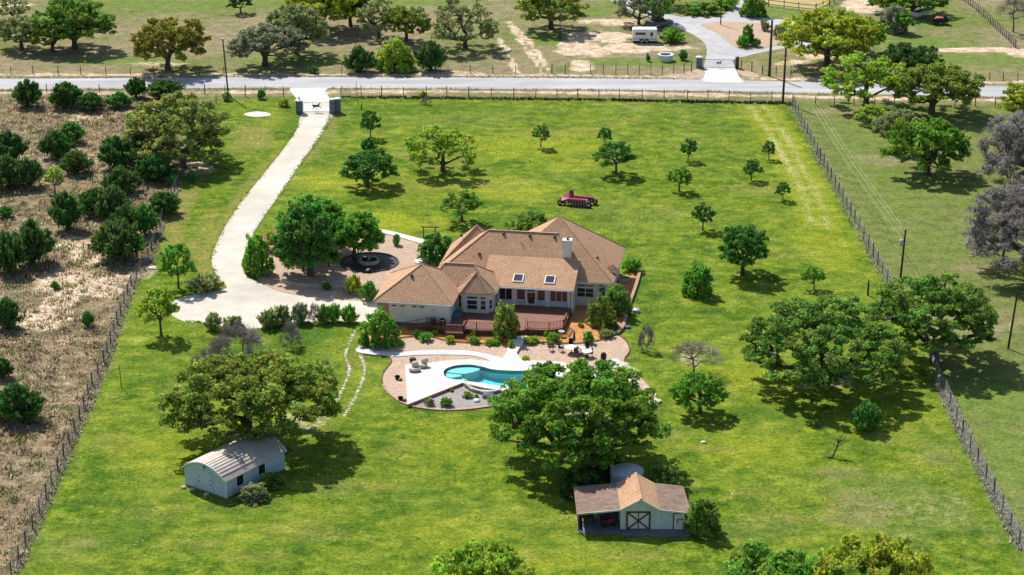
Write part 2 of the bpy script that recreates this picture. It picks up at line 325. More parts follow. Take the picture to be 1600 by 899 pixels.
# the brushland: sand and lime outcrops, dark earth
for a in [(140, 390, 90, 26, .75), (120, 440, 70, 14, .9), (165, 455, 30, 9, 1.1), (95, 470, 30, 8, 1.0), (60, 260, 90, 40, .35), (150, 262, 110, 30, .3), (115, 185, 40, 8, .5), (250, 350, 30, 50, .6), (60, 500, 50, 12, .6), (210, 440, 20, 14, .6)]: bare = np.maximum(bare, brush * blob(*a, 1.6))
# tyre marks and paddock to the east
east = sstep(sdist(xf, yf, pix([(1240, 163), (1291, 267), (1386, 441), (1424, 500), (1468, 594), (1492, 650), (1525, 718), (1562, 790), (1600, 860), (1700, 1060), (4000, 1060), (3000, 150)])) + n2 * 2, -.5, .5)
for a in [(1340, 230, 60, 60, .5), (1400, 300, 70, 50, .6), (1450, 380, 90, 40, .5), (1540, 620, 120, 40, .9), (1580, 720, 50, 60, .9), (1500, 310, 90, 20, .6), (1420, 330, 90, 26, .4)]: lushx = np.maximum(lushx, blob(*a))
for a in [(1520, 420, 90, 12, .8), (1380, 250, 60, 10, .6), (1460, 200, 60, 10, .5), (1500, 500, 90, 30, .5), (1330, 175, 90, 6, .7)]: brown = np.maximum(brown, blob(*a))
zf = np.zeros_like(xf)
und = .10 * (n3 - .5) * 0
pit = sdist(xf, yf, [tuple(p) for p in pool_out]) > -1.0
zf[pit] = -3.0
verts = np.stack([xf, yf, zf], 1)
i0 = (np.arange(ny - 1)[:, None] * nx + np.arange(nx - 1)[None, :]).ravel()
quads = np.stack([i0, i0 + 1, i0 + nx + 1, i0 + nx], 1)
me = bpy.data.meshes.new("ground"); me.vertices.add(len(verts)); me.vertices.foreach_set("co", verts.ravel().astype(np.float32))
me.loops.add(quads.size); me.loops.foreach_set("vertex_index", quads.ravel().astype(np.int32)); me.polygons.add(len(quads))
me.polygons.foreach_set("loop_start", np.arange(len(quads), dtype=np.int32) * 4); me.update(calc_edges=True)
for nm, ch in (("zonea", (brush, np.clip(bare, 0, 1), lot)), ("zoneb", (np.clip(brown, 0, 1), np.clip(yel, 0, 1), np.clip(deep, 0, 1))), ("zonec", (np.clip(lushx, 0, 1), track, n4))):
    a = me.color_attributes.new(nm, 'FLOAT_COLOR', 'POINT'); a.data.foreach_set("color", np.stack([*ch, np.ones_like(xf)], 1).ravel().astype(np.float32))
def ground_material():
    m = bpy.data.materials.new("ground_cover"); m.use_nodes = True; nt = m.node_tree; N = nt.nodes; L = nt.links; b = N["Principled BSDF"]
    b.inputs["Roughness"].default_value = 1.0; b.inputs["Specular IOR Level"].default_value = .05
    tc = N.new("ShaderNodeTexCoord"); P = tc.outputs["Object"]
    def attr(n):
        a = N.new("ShaderNodeAttribute"); a.attribute_name = n; s = N.new("ShaderNodeSeparateColor"); L.new(a.outputs["Color"], s.inputs[0]); return s.outputs
    def noise(sc, det=6, rough=.6, st=None, w=0):
        v = P
        if st:
            mp = N.new("ShaderNodeMapping"); mp.inputs["Scale"].default_value = st; mp.inputs["Location"].default_value = (w, w, 0); L.new(P, mp.inputs[0]); v = mp.outputs[0]
        n = N.new("ShaderNodeTexNoise"); n.inputs["Scale"].default_value = sc; n.inputs["Detail"].default_value = det; n.inputs["Roughness"].default_value = rough; L.new(v, n.inputs["Vector"]); return n.outputs[0]
    def ramp(f, cols, lo=.3, hi=.7):
        r = N.new("ShaderNodeValToRGB"); e = r.color_ramp.elements
        while len(e) < len(cols): e.new(.5)
        for i, c in enumerate(cols): e[i].position = lo + (hi - lo) * i / (len(cols) - 1); e[i].color = (*c, 1)
        L.new(f, r.inputs[0]); return r.outputs[0]
    def mixc(f, a, c):
        x = N.new("ShaderNodeMix"); x.data_type = 'RGBA'; L.new(f, x.inputs[0]) if not isinstance(f, float) else setattr(x.inputs[0], 'default_value', f); L.new(a, x.inputs[6]); L.new(c, x.inputs[7]); return x.outputs[2]
    def maprange(f, a, b_, c=0.0, d=1.0):
        x = N.new("ShaderNodeMapRange"); x.inputs[1].default_value = a; x.inputs[2].default_value = b_; x.inputs[3].default_value = c; x.inputs[4].default_value = d; L.new(f, x.inputs[0]); return x.outputs[0]
    def mult(a, b_):
        x = N.new("ShaderNodeMath"); x.operation = 'MULTIPLY'; L.new(a, x.inputs[0]); L.new(b_, x.inputs[1]) if not isinstance(b_, float) else setattr(x.inputs[1], 'default_value', b_); return x.outputs[0]
    A, B, C = attr("zonea"), attr("zoneb"), attr("zonec")
    fine = noise(2.6, 4, .7); mid = noise(.55, 6, .65); big = noise(.085, 6, .6); streak = noise(.5, 6, .65, (.7, 1.0, 1), 31)
    lawn = ramp(mid, [(.045, .105, .006), (.118, .188, .010), (.235, .275, .024)], .36, .64)
    lawn = mixc(maprange(noise(.19, 7, .7, (.8, 1.1, 1), 77), .50, .62), lawn, ramp(mid, [(.032, .088, .006), (.085, .160, .010)], .35, .65)); lawn = mixc(maprange(big, .42, .62), lawn, ramp(streak, [(.078, .142, .010), (.24, .285, .028)], .38, .62))
    deepc = ramp(mid, [(.025, .085, .008), (.060, .155, .012)], .3, .7); lawn = mixc(mult(B[2], .85), lawn, deepc)
    yelc = ramp(streak, [(.19, .245, .010), (.37, .37, .022)], .34, .66); lawn = mixc(mult(B[1], .85), lawn, yelc)
    brownc = ramp(mid, [(.17, .145, .07), (.27, .22, .125), (.36, .29, .17)], .3, .72)
    lawnb = ramp(mid, [(.19, .20, .045), (.31, .235, .075)], .35, .65)
    lawn = mixc(mult(B[0], .8), lawn, lawnb)
    lawn = mixc(mult(mult(C[1], .9), maprange(mid, .3, .62)), lawn, ramp(fine, [(.40, .36, .12), (.58, .50, .24)])); fleck = maprange(noise(1.5, 5, .75, (1, 1, 1), 51), .58, .70); lawn = mixc(mult(mult(fleck, maprange(noise(.12, 5, .6, (1, 1, 1), 15), .45, .6)), .65), lawn, ramp(mid, [(.30, .33, .07), (.44, .43, .16)])); straw = maprange(streak, .60, .74); lawn = mixc(mult(straw, .5), lawn, ramp(mid, [(.36, .36, .10), (.42, .42, .13)]))
    past = ramp(mid, [(.085, .12, .028), (.15, .18, .048), (.22, .225, .075)], .3, .7)
    past = mixc(mult(C[0], .8), past, ramp(mid, [(.10, .175, .025), (.17, .235, .04)], .35, .65))
    past = mixc(B[0], past, brownc)
    brushc = ramp(mid, [(.07, .062, .03), (.16, .127, .075), (.26, .205, .128), (.42, .35, .235)], .33, .67)
    brushc = mixc(maprange(big, .40, .60), brushc, ramp(streak, [(.10, .105, .042), (.23, .16, .092), (.38, .28, .17)], .38, .62))
    barec = ramp(mid, [(.34, .23, .14), (.56, .43, .29), (.72, .62, .50)], .3, .68)
    col = mixc(A[2], past, lawn); col = mixc(A[0], col, brushc)
    bf = maprange(mult(A[1], maprange(noise(1.1, 5, .7), .25, .6, .4, 1.5)), .25, .75); col = mixc(bf, col, barec)
    hs = N.new("ShaderNodeHueSaturation"); hs.inputs["Saturation"].default_value = .98; L.new(maprange(fine, .3, .7, .56, 1.42), hs.inputs["Value"]); L.new(col, hs.inputs["Color"])
    L.new(hs.outputs[0], b.inputs["Base Color"])
    bp = N.new("ShaderNodeBump"); bp.inputs["Strength"].default_value = .9; bp.inputs["Distance"].default_value = .14; L.new(noise(1.6, 5, .7), bp.inputs["Height"]); L.new(bp.outputs[0], b.inputs["Normal"])
    return m
me.materials.append(ground_material())
tag(link("ground", me), kind='structure')

# ---------------------------------------------------------------- roads, drives, paths, beds
def slab(name, pts, m, z0, z1, smooth=5, holes=(), kind='structure'):
    p = spline(pix(pts), smooth) if smooth else pix(pts)
    b = MB(); b.prism([(q.x, q.y) for q in p], z0, z1, holes); o = b.build(name, M[m]); tag(o, kind=kind); return o
road = [(-900, 121), (0, 123), (250, 121.5), (530, 120.5), (800, 121.5), (1060, 124), (1300, 129), (1600, 135.5), (2400, 152), (2400, 172), (1600, 152.5), (1300, 146.5), (1060, 142), (800, 139.5), (530, 138), (250, 139), (0, 141), (-900, 143)]
slab('road', road, 'asphalt', -.3, .004, 4)
slab('drive_apron', [(452, 138.2), (512, 138.2), (507, 143), (514, 152), (517, 164), (519, 178), (470, 178), (471, 166), (462, 152), (455, 144)], 'concrete_w', -.3, .008, 0)
drive = [(474, 176), (464, 202), (440, 237), (400, 287), (372, 323), (350, 357), (335, 390), (331, 410), (338, 432), (354, 450), (318, 457), (277, 467), (262, 478), (268, 492), (290, 503), (318, 505), (330, 512), (372, 514), (402, 516), (430, 507), (500, 503), (560, 503), (606, 505), (612, 480), (590, 470), (545, 467), (480, 462), (440, 453), (412, 444), (386, 432), (378, 415), (382, 395), (396, 365), (415, 335), (440, 300), (470, 255), (492, 225), (511, 196), (518, 176)]
slab('driveway', drive, 'concrete', -.3, .012, 4)
slab('neighbour_drive', [(1098, 128), (1162, 129.5), (1152, 118), (1148, 104), (1146, 94), (1165, 88), (1200, 80), (1240, 74), (1275, 72), (1300, 60), (1290, 45), (1235, 33), (1195, 28), (1163, 22), (1210, -20), (1170, -20), (1130, 24), (1075, 26), (1040, 30), (1020, 38), (1062, 45), (1092, 60), (1103, 72), (1104, 85), (1100, 104), (1103, 115)], 'asphalt2', -.3, .008, 4)
slab('neighbour_drive_apron', [(1099, 127.5), (1160, 129), (1154, 118), (1148, 105.5), (1100, 105.5), (1101, 116)], 'concrete_w', -.3, .014, 0)
slab('far_driveway', [(935, -10), (1000, 22), (1040, 31), (1075, 30), (1030, 18), (990, 0), (960, -14)], 'asphalt2', -.3, .007, 4)
slab('gravel_island', [(1095, 38), (1130, 34), (1170, 36), (1200, 38), (1222, 52), (1225, 66), (1195, 75), (1160, 78), (1140, 68), (1120, 52), (1105, 45)], 'gravel', -.2, .05, 4)
slab('roadside_bed', [(1060, 117), (1085, 110), (1100, 108), (1099, 120), (1075, 124)], 'gravel', -.2, .03, 3)
slab('roadside_bed', [(1152, 109), (1172, 112), (1187, 118), (1178, 122), (1158, 118)], 'gravel', -.2, .03, 3)
slab('pale_slab', [(383, 178), (400, 175), (418, 177), (422, 181), (400, 183), (385, 181)], 'concrete_w', -.2, .05, 4)
# front garden
slab('garden_gravel', [(398, 412), (405, 395), (425, 375), (470, 360), (540, 352), (600, 362), (650, 378), (700, 384), (715, 400), (660, 420), (620, 440), (600, 468), (560, 470), (500, 466), (450, 459), (420, 449), (400, 434)], 'gravel', -.2, .05, 4)
slab('garden_mulch', [(398, 380), (425, 360), (470, 352), (540, 350), (560, 365), (545, 385), (505, 395), (450, 398), (415, 400)], 'brownmulch', -.2, .062, 4)
slab('front_walk', [(540, 350), (600, 360.5), (650, 373), (672, 379), (668, 384), (640, 377), (600, 366), (540, 356)], 'concrete_w', -.2, .16, 3)
slab('front_walk', [(648, 408), (668, 398), (690, 392), (694, 396), (672, 404), (655, 413)], 'concrete_w', -.2, .15, 3)
# back garden
slab('house_bed', [(575, 505), (600, 500), (700, 500), (900, 470), (980, 430), (1000, 424), (1001, 430), (993, 452), (985, 478), (978, 500), (972, 518), (962, 524), (945, 532), (900, 539), (850, 537), (777, 541), (735, 538), (700, 535), (675, 529), (650, 528), (620, 531), (590, 538), (565, 541), (562, 530)], 'mulch', -.2, .09, 4)
patio_px = [(566, 541), (590, 537.5), (620, 530.5), (650, 527.5), (675, 528.5), (700, 534.5), (735, 537.5), (777, 540.5), (850, 536.5), (900, 538.5), (945, 531.5), (962, 524), (976, 532), (983, 545), (981, 552), (975, 562), (978, 570), (992, 576), (1002, 590), (1018, 610), (1028, 632), (1005, 648), (950, 655), (880, 650), (830, 640), (780, 634), (735, 639), (695, 641), (655, 637), (628, 629), (608, 616), (598, 602), (598, 588), (606, 575), (612, 566), (607, 559), (590, 556), (572, 554), (558, 551)]
DK = .34
pout = spline([G(x, y, DK) for x, y in POOL], 4)
pc_ = sum(pout, Vector((0, 0, 0))) / len(pout)
slab('patio', patio_px, 'pavers', -.2, .035, 3, [[(pc_.x + (q.x - pc_.x) * 1.035, pc_.y + (q.y - pc_.y) * 1.07) for q in pout]])
slab('pool_walk', [(560, 545), (590, 549.5), (622, 551.5), (655, 549), (690, 548), (725, 549), (755, 553), (785, 561.5), (770, 566), (752, 560), (730, 556.5), (690, 555.5), (655, 556), (613, 558.5), (580, 555), (558, 551)], 'walk', -.2, .10, 4)
slab('grey_gravel_bed', [(722, 598.5), (760, 604), (792, 606), (800, 612), (796, 628), (765, 632.5), (735, 636), (695, 638), (660, 635.5), (637, 631.5), (680, 612)], 'greygravel', -.2, .06, 0)
DK = .34
deck_px = [(633, 570), (668, 568), (702, 563), (737, 561.6), (760, 564), (775, 564), (785, 560), (792, 549), (797, 528), (824, 528), (815, 541), (807, 551), (812, 559.5), (826, 563), (850, 564), (880, 566), (905, 580), (905, 600), (880, 616), (830, 618), (785, 610), (757, 606), (735, 601), (722, 598), (680, 615), (637, 632), (635, 600)]
pout = [G(x, y, DK) for x, y in POOL]; pout = spline(pout, 4)
slab_d = MB(); slab_d.prism([(q.x, q.y) for q in [G(x, y, DK if y > 545 else .1) for x, y in deck_px]], -.1, DK, [[(q.x, q.y) for q in pout]])
tag(slab_d.build('pool_deck', M['deckwhite']), kind='structure')
# brown edging board below the deck's slanted side
e = MB()
ed = [G(x, y, DK) for x, y in [(722, 598.4), (680, 615), (637, 632)]]
for a, b_ in zip(ed, ed[1:]): e.bar(a + Vector((0, -.05, -.16)), b_ + Vector((0, -.05, -.16)), .1, .36)
tag(e.build('deck_edging', M['brick']), 'brown edging board along the slanted side of the white pool deck', 'edging')
def kerb(pts, w, h, m, name, label, cat='edging', z=.0, k=3):
    ln = spline(pix(pts), k, False); q = strip_poly(ln, w); b = MB(); b.prism([(p.x, p.y) for p in q], -.1, z + h); tag(b.build(name, M[m]), label, cat)
kerb([(564, 540.5), (590, 537), (620, 530), (650, 527), (675, 528), (700, 534), (735, 537), (777, 540)], .12, .16, 'darkbrown', 'bed_edging', 'dark low edging between orange mulch bed and tan patio beside steps')
kerb([(822, 538.5), (850, 536), (900, 538), (945, 531), (964, 522)], .12, .16, 'darkbrown', 'bed_edging', 'dark low edging of mulch bed beside the patio dining set')
kerb([(963, 524), (974, 512), (979, 490), (986, 470), (994, 448), (1000, 426)], .38, .35, 'brick', 'retaining_kerb', 'pinkish stone kerb around the bed at the house corner', 'kerb')
kerb([(598, 602), (608, 616), (628, 630), (655, 638), (695, 642), (735, 640), (780, 635), (830, 641)], .22, .12, 'brick', 'patio_edging', 'pinkish kerb curving round the foot of the patio and gravel bed', 'kerb')
kerb([(598, 602), (597, 588), (605, 575), (612, 566), (607, 559), (590, 556.5), (568, 554.5)], .12, .1, 'darkbrown', 'patio_edging', 'thin brown edging between patio and curved lawn notch', 'edging')
kerb([(962, 522), (977, 532), (984, 545), (982, 553), (976, 562), (980, 570)], .12, .1, 'darkbrown', 'patio_edging', 'thin brown edging where patio bulges into lawn near dining set', 'edging')
kerb([(441, 441), (452, 446), (480, 450), (520, 452), (545, 454)], .25, .5, 'stone', 'garden_wall', 'low stone wall between shaded front garden and driveway', 'wall')
# the pool itself
b = MB(); inner = [(q.x, q.y) for q in pout]; n = len(inner)
b.add([(x, y, DK - .02) for x, y in inner] + [(x, y, -.85) for x, y in inner], [(i, (i + 1) % n, n + (i + 1) % n, n + i) for i in range(n)])
b.prism(inner, -.95, -.85)
poolroot = empty('swimming_pool', G(780, 590), 0, 'free form swimming pool with turquoise water set in white deck', 'swimming pool')
pr = poolroot.location
def under(b, name, m, par, **k):
    o = b.build(name, m, par, **k); o.location = (-par.location.x, -par.location.y, -par.location.z); return o
under(b, 'pool_shell', M['teal'], poolroot)
b = MB(); b.prism(inner, .05, .17); b2 = MB(); b2.add([(x, y, .17) for x, y in inner], [tuple(t) for t in tessellate_polygon([[Vector((x, y, 0)) for x, y in inner]])])
under(b2, 'water', M['water'], poolroot)
led = [G(x, y, .1) for x, y in [(697, 581.5), (703, 576.5), (717, 573), (738, 572.4), (752, 575), (748, 579), (738, 582), (726, 584.5), (716, 584)]]
b = MB(); b.prism([(q.x, q.y) for q in led], -1.3, .11); under(b, 'tanning_ledge', M['ledge'], poolroot)
for i, pts in enumerate([[(697, 584), (718, 584.5), (722, 588), (704, 591), (697, 589)], [(704, 591), (722, 588), (730, 590), (716, 594)]]):
    q = [G(x, y, 0) for x, y in pts]; b = MB(); b.prism([(p.x, p.y) for p in q], -1.3, .02 - .25 * i); under(b, 'pool_step', M['ledge'], poolroot)
cop = MB(); outer = []
cen = Vector((sum(p[0] for p in inner) / n, sum(p[1] for p in inner) / n, 0))
for i in range(n):
    d = Vector((inner[(i + 1) % n][0] - inner[i - 1][0], inner[(i + 1) % n][1] - inner[i - 1][1], 0)).normalized(); nn = Vector((d.y, -d.x, 0)); p = Vector((*inner[i], 0))
    if (p - cen).dot(nn) < 0: nn = -nn
    outer.append((p.x + nn.x * .3, p.y + nn.y * .3))
cop.prism(outer, DK - .02, DK + .03, [inner]); under(cop, 'coping', M['concrete_w'], poolroot)
# ---------------------------------------------------------------- the house, in its own axes: u along the back front, v away from the pool
TH = R_(-9); O3 = G(583, 470, 3.2); HO = Vector((O3.x, O3.y, 0))
house = empty('ranch_house', HO, TH, 'sprawling one storey house with tan shingle hip roofs behind the redwood deck', 'house')
cu, su = math.cos(TH), math.sin(TH)
def HL(px, py, z):                                     # photograph -> house axes
    p = G(px, py, z) - HO; return Vector((p.x * cu + p.y * su, -p.x * su + p.y * cu, z))
def hipz(name, rect, ridge, z0, z1, dz=0.0, skip=()):
    u0, u1, v0, v1 = rect; (a, va), (c, vc) = ridge
    t = .16; b = MB()
    E_ = [(u0, v0), (u1, v0), (u1, v1), (u0, v1)]
    vs = [(x, y, z0 + dz) for x, y in E_] + [(a, va, z1 + dz), (c, vc, z1 + dz)] + [(x, y, z0 - t + dz) for x, y in E_]
    b.mark(0)
    pyr = abs(a - c) < .01 and abs(va - vc) < .01
    if pyr: b.add(vs, [(0, 1, 4), (1, 2, 4), (2, 3, 4), (3, 0, 4)])
    elif abs(va - vc) < .01: b.add(vs, [(0, 1, 5, 4), (1, 2, 5), (2, 3, 4, 5), (3, 0, 4)])
    else: b.add(vs, [(0, 1, 4), (1, 2, 5, 4), (2, 3, 5), (3, 0, 4, 5)])
    r = b.build(name, M['shingle'], house)
    f = MB()                                            # fascia and soffit, the shingles overhang it a little
    i = .03; e = [(u0 + i, v0 + i), (u1 - i, v0 + i), (u1 - i, v1 - i), (u0 + i, v1 - i)]
    f.prism(e, z0 - .2 + dz, z0 - .012 + dz); f.build('fascia', M['white'], r)
    rc = MB(); P = [Vector(v) for v in vs]
    for k, q in ((k_, q_) for k_, q_ in ((0, 4), (1, 4 if pyr else (5 if abs(va - vc) < .01 else 4)), (2, 4 if pyr else 5), (3, 4 if pyr or abs(va - vc) < .01 else 5)) if k_ not in skip): rc.bar(P[k] + Vector((0, 0, .02)), P[q] + Vector((0, 0, .02)), .17, .03)
    if not pyr: rc.bar(P[4] + Vector((0, 0, .03)), P[5] + Vector((0, 0, .03)), .22, .04)
    rc.build('ridge_cap', M['ridge'], r)
    return r
ZE = 3.2
hipz('roof', (0, 9.3, 0, 9.6), ((4.8, 4.85), (4.8, 4.85)), ZE, 6.3)                       # garage
hipz('roof', (4.5, 13.6, 4.6, 10.6), ((7.0, 7.6), (10.4, 7.6)), ZE, 5.55, .012)
hipz('roof', (5.2, 21.5, 10.0, 21.2), ((10.8, 15.6), (19.3, 15.6)), ZE, 7.15, .024, (1, 2))       # main body
hipz('roof', (5.2, 13.0, 13.6, 21.4), ((9.1, 17.3), (9.1, 17.3)), ZE, 7.15, .035)         # street side wing
rr_ = hipz('roof', (11.6, 26.6, 10.0, 23.2), ((19.1, 17.8), (19.1, 17.8)), ZE, 8.66, -.008, (0,))  # east wing
# porch roof: a flatter slope running out over the porch
b = MB(); pz = lambda v: 3.2 + .333 * (v - 7); b.mark(0)
vs = [(13.2, 7, pz(7)), (22.3, 7, pz(7)), (22.3, 13.4, pz(13.4)), (11.4, 13.4, pz(13.4)), (11.4, 9.2, pz(9.2))]
b.add(vs + [(x, y, z - .16) for x, y, z in vs], [(0, 1, 2, 3, 4), (9, 8, 7, 6, 5), (0, 5, 6, 1), (1, 6, 7, 2), (2, 7, 8, 3), (3, 8, 9, 4), (4, 9, 5, 0)])
pr_ = b.build('roof', M['shingle'], house)
f = MB(); f.bar((13.2, 7.02, pz(7) - .13), (22.3, 7.02, pz(7) - .13), .08, .2); f.bar((22.26, 7, pz(7) - .12), (22.26, 13.0, pz(13.0) - .12), .1, .2); f.build('fascia', M['white'], pr_)
# bay roof, a half pyramid over the breakfast bay
bay = [(9.35, 4.0), (12.75, 4.0), (13.5, 5.0), (13.5, 7.6), (8.5, 7.6), (8.5, 5.0)]
b = MB(); vs = [(x, y, 3.2 + .05) for x, y in bay] + [(11.0, 6.0, 5.25)] + [(x, y, 3.1) for x, y in bay]; n = 6
b.add(vs, [(i, (i + 1) % 6, 6) for i in range(6)] + [(7 + i, 7 + (i + 1) % 6, (i + 1) % 6, i) for i in range(6)])
br = b.build('roof', M['shingle'], house)
f = MB(); f.prism([(11 + (x - 11) * .985, 6 + (y - 6) * .985) for x, y in bay], 2.98, 3.12); f.build('fascia', M['white'], br)
rc = MB()
for x, y in bay[:3] + [bay[5]]: rc.bar((x, y, 3.27), (11, 6, 5.27), .2, .035)
rc.build('ridge_cap', M['ridge'], br)
# gable return at the east corner
b = MB(); b.add([(25.2, 12.6, 4.0), (26.75, 12.6, 3.4), (26.75, 14.4, 3.4), (25.2, 14.4, 5.0), (26.1, 13.5, 4.35)], [(0, 1, 4), (1, 2, 4), (2, 3, 4), (3, 0, 4)]); b.build('roof', M['shingle'], house)
# walls
def wall(pts, z0, z1, m='siding', name='wall'):
    b = MB(); b.prism(pts, z0, z1); return b.build(name, M[m], house)
wall([(.5, .55), (8.75, .55), (8.75, 9.0), (.5, 9.0)], 0, 3.0)
wall([(8.0, 5.2), (13.0, 5.2), (13.0, 10.2), (8.0, 10.2)], 0, 3.01)
bw = [(9.65, 4.42), (12.45, 4.42), (13.1, 5.25), (13.1, 7.2), (8.95, 7.2), (8.95, 5.25)]
wall(bw, 0, 3.0)
wall([(12.9, 10.5), (21.6, 10.5), (21.6, 20.6), (5.8, 20.6), (5.8, 10.2), (12.9, 10.3)], 0, 3.02)
ew = [(21.7, 10.45), (24.6, 10.45), (25.6, 11.5), (26.0, 12.2), (26.0, 22.6), (12.2, 22.6), (12.2, 20.7), (21.7, 20.7)]
wall(ew, 0, 3.01)
b = MB(); b.add([(22.2, 7.4, 3.1), (22.2, 13.0, 3.1), (22.2, 13.0, pz(13.0) - .2), (22.2, 7.4, pz(7.4) - .2), (22.05, 7.4, 3.1), (22.05, 13.0, 3.1), (22.05, 13.0, pz(13.0) - .2), (22.05, 7.4, pz(7.4) - .2)], [(0, 1, 2, 3), (7, 6, 5, 4), (0, 4, 5, 1), (1, 5, 6, 2), (2, 6, 7, 3), (3, 7, 4, 0)]); b.build('gable_cheek', M['siding'], house)
b = MB(); b.box(21.95, 22.15, 7.45, 10.5, 0, 3.0); b.build('wall', M['siding'], house)
b = MB(); b.box(.42, 1.65, .45, .53, 0, 2.98); b.box(.38, .47, .45, 3.5, 0, 2.98); b.build('brick_panel', M['brick'], house)
b = MB(); b.box(.5, 8.8, .50, .56, .0, .55); b.build('foundation', M['greystone'], house)
# windows: frame proud of the wall, dark panes, glazing bars
def window(p, q, z0, z1, cols=2, rows=2, gm='glass', proud=.06, name='window', fw=.07):
    """p, q: the two ends along the wall, seen from outside left to right"""
    p = Vector((*p, 0)); q = Vector((*q, 0)); d = (q - p).normalized(); nn = Vector((d.y, -d.x, 0))
    b = MB(); o = nn * proud
    up = Vector((0, 0, 1))
    for a, c in ((p + up * z0, q + up * z0), (p + up * z1, q + up * z1)): b.bar(a + o, c + o, .09, fw)
    for x in (p, q): b.bar(x + o + up * (z0 - fw / 2), x + o + up * (z1 + fw / 2), .09, fw)
    w = b.build(name, M['white'], house)
    W = (q - p).length; cw = W / cols; rh = (z1 - z0) / rows
    for i in range(cols):
        for j in range(rows):
            a = p + d * (cw * i + .03) + o * .45; c = p + d * (cw * (i + 1) - .03) + o * .45
            g = MB(); g.bar(a + up * (z0 + rh * (j + .5)), c + up * (z0 + rh * (j + .5)), .03, rh - .05); g.build('pane', M[gm], w)
    bb = MB()
    for i in range(1, cols): bb.bar(p + d * cw * i + o + up * z0, p + d * cw * i + o + up * z1, .06, .06)
    for j in range(1, rows): bb.bar(p + o + up * (z0 + rh * j), q + o + up * (z0 + rh * j), .05, .05)
    if bb.v: bb.build('glazing_bar', M['white'], w)
    return w
def UX(px, v, z):                                       # u of a photograph column on the wall plane v
    lo, hi = -5.0, 35.0
    for _ in range(40):
        m = (lo + hi) / 2; p = HO + Vector((m * cu - v * su, m * su + v * cu, 0)); d = p.y * math.cos(PITCH) - (z - CAMH) * math.sin(PITCH)
        if 800 + FPX * p.x / d < px: lo = m
        else: hi = m
    return (lo + hi) / 2
for a, c in ((611.5, 620), (625, 633), (643, 651.5), (655, 664)):
    window((UX(a, .55, 2.7), .55), (UX(c, .55, 2.7), .55), 2.45, 2.68, 1, 1)
window((UX(676, .55, 2.4), .55), (UX(679.5, .55, 2.4), .55), 2.2, 2.45, 1, 1)
# bay windows with transoms
def bayseg(i, t0, t1, z0, z1, **k):
    a = Vector((*bw[i], 0)); c = Vector((*bw[(i + 1) % 6], 0)); return window(tuple((a + (c - a) * t0)[:2]), tuple((a + (c - a) * t1)[:2]), z0, z1, **k)
bayseg(0, .17, .62, 1.15, 2.3, cols=1, rows=2); bayseg(0, .17, .62, 2.45, 2.75, cols=1, rows=1)
bayseg(0, .74, .98, 1.15, 2.3, cols=1, rows=2); bayseg(0, .74, .98, 2.45, 2.75, cols=1, rows=1)
bayseg(1, .3, .8, 1.15, 2.3, cols=1, rows=2)
bayseg(5, .15, .85, 1.15, 2.75, cols=1, rows=2)
# glazed porch
PV = 7.75
b = MB(); b.box(13.0, 22.0, PV + .1, PV + .25, 0, 1.5); b.box(13.0, 22.0, PV + .1, PV + .25, 2.75, 3.1); b.build('porch_wall', M['siding'], house)
wall([(13.0, 9.6), (21.95, 9.6), (21.95, 9.75), (13.0, 9.75)], 0, 3.0, 'brick', 'inner_wall')
for a, c, w_ in ((801, 807, 0), (852.5, 858.5, 0), (887.3, 891.5, 0), (777, 779.5, 0)):
    u0, u1 = UX(a, PV, 2), UX(c, PV, 2); b = MB(); b.box(u0, u1, PV - .02, PV + .26, .0, 3.08); b.build('column', M['white'], house)
for a, c, z0, z1, cc, rw in ((780, 800.5, 1.35, 2.75, 2, 1), (807.5, 821, 1.45, 2.75, 1, 1), (839.5, 852, 1.45, 2.75, 1, 1), (859.5, 887, 1.45, 2.75, 3, 1)):
    window((UX(a, PV, 2), PV), (UX(c, PV, 2), PV), z0, z1, cc, rw, 'glass2' if a > 800 else 'glass', .05)
b = MB(); u0, u1 = UX(821.5, PV, 2), UX(838.5, PV, 2)
b.box(u0, u0 + .18, PV - .05, PV + .1, .75, 3.0); b.box(u1 - .18, u1, PV - .05, PV + .1, .75, 3.0); b.box(u0 + .18, u1 - .18, PV - .05, PV + .1, 2.36, 2.5)
door = b.build('porch_door', M['white'], house); g = MB(); g.box(u0 + .3, u1 - .3, PV - .01, PV + .03, 1.0, 2.3); g.build('pane', M['glass2'], door); g = MB(); g.box(u0 + .2, u1 - .2, PV - .01, PV + .03, 2.52, 2.95); g.build('pane', M['glass2'], door)
g = MB(); g.tube((u1 - .26, PV - .08, 1.65), (u1 - .26, PV - .08, 1.8), .025); g.build('handle', M['black'], door)
for a, c in ((807, 821), (839, 852), (859, 887)): b = MB(); b.box(UX(a, PV, 1), UX(c, PV, 1), PV + .02, PV + .09, .8, 1.32); b.build('skirt_panel', M['shedwall'], house)
# east bay
u0, u1 = UX(901.5, 10.45, 2), UX(928, 10.45, 2)
window((u0, 10.45), (u1, 10.45), 1.2, 2.35, 2, 2); window((u0, 10.45), (u1, 10.45), 2.5, 2.78, 2, 1)
window((24.75, 10.6), (25.45, 11.35), 1.2, 2.35, 1, 2); window((24.75, 10.6), (25.45, 11.35), 2.5, 2.78, 1, 1)
for v in (14.5, 18.2): window((26.0, v), (26.0, v + 1.4), 1.2, 2.4, 2, 2)
# street side: entry and garage doors (seen only from the other side)
for k in range(2):
    g = MB(); g.box(-.02 + .45, .5, 1.2 + k * 3.9, 4.4 + k * 3.9, 0, 2.3); gd = g.build('garage_door', M['white'], house)
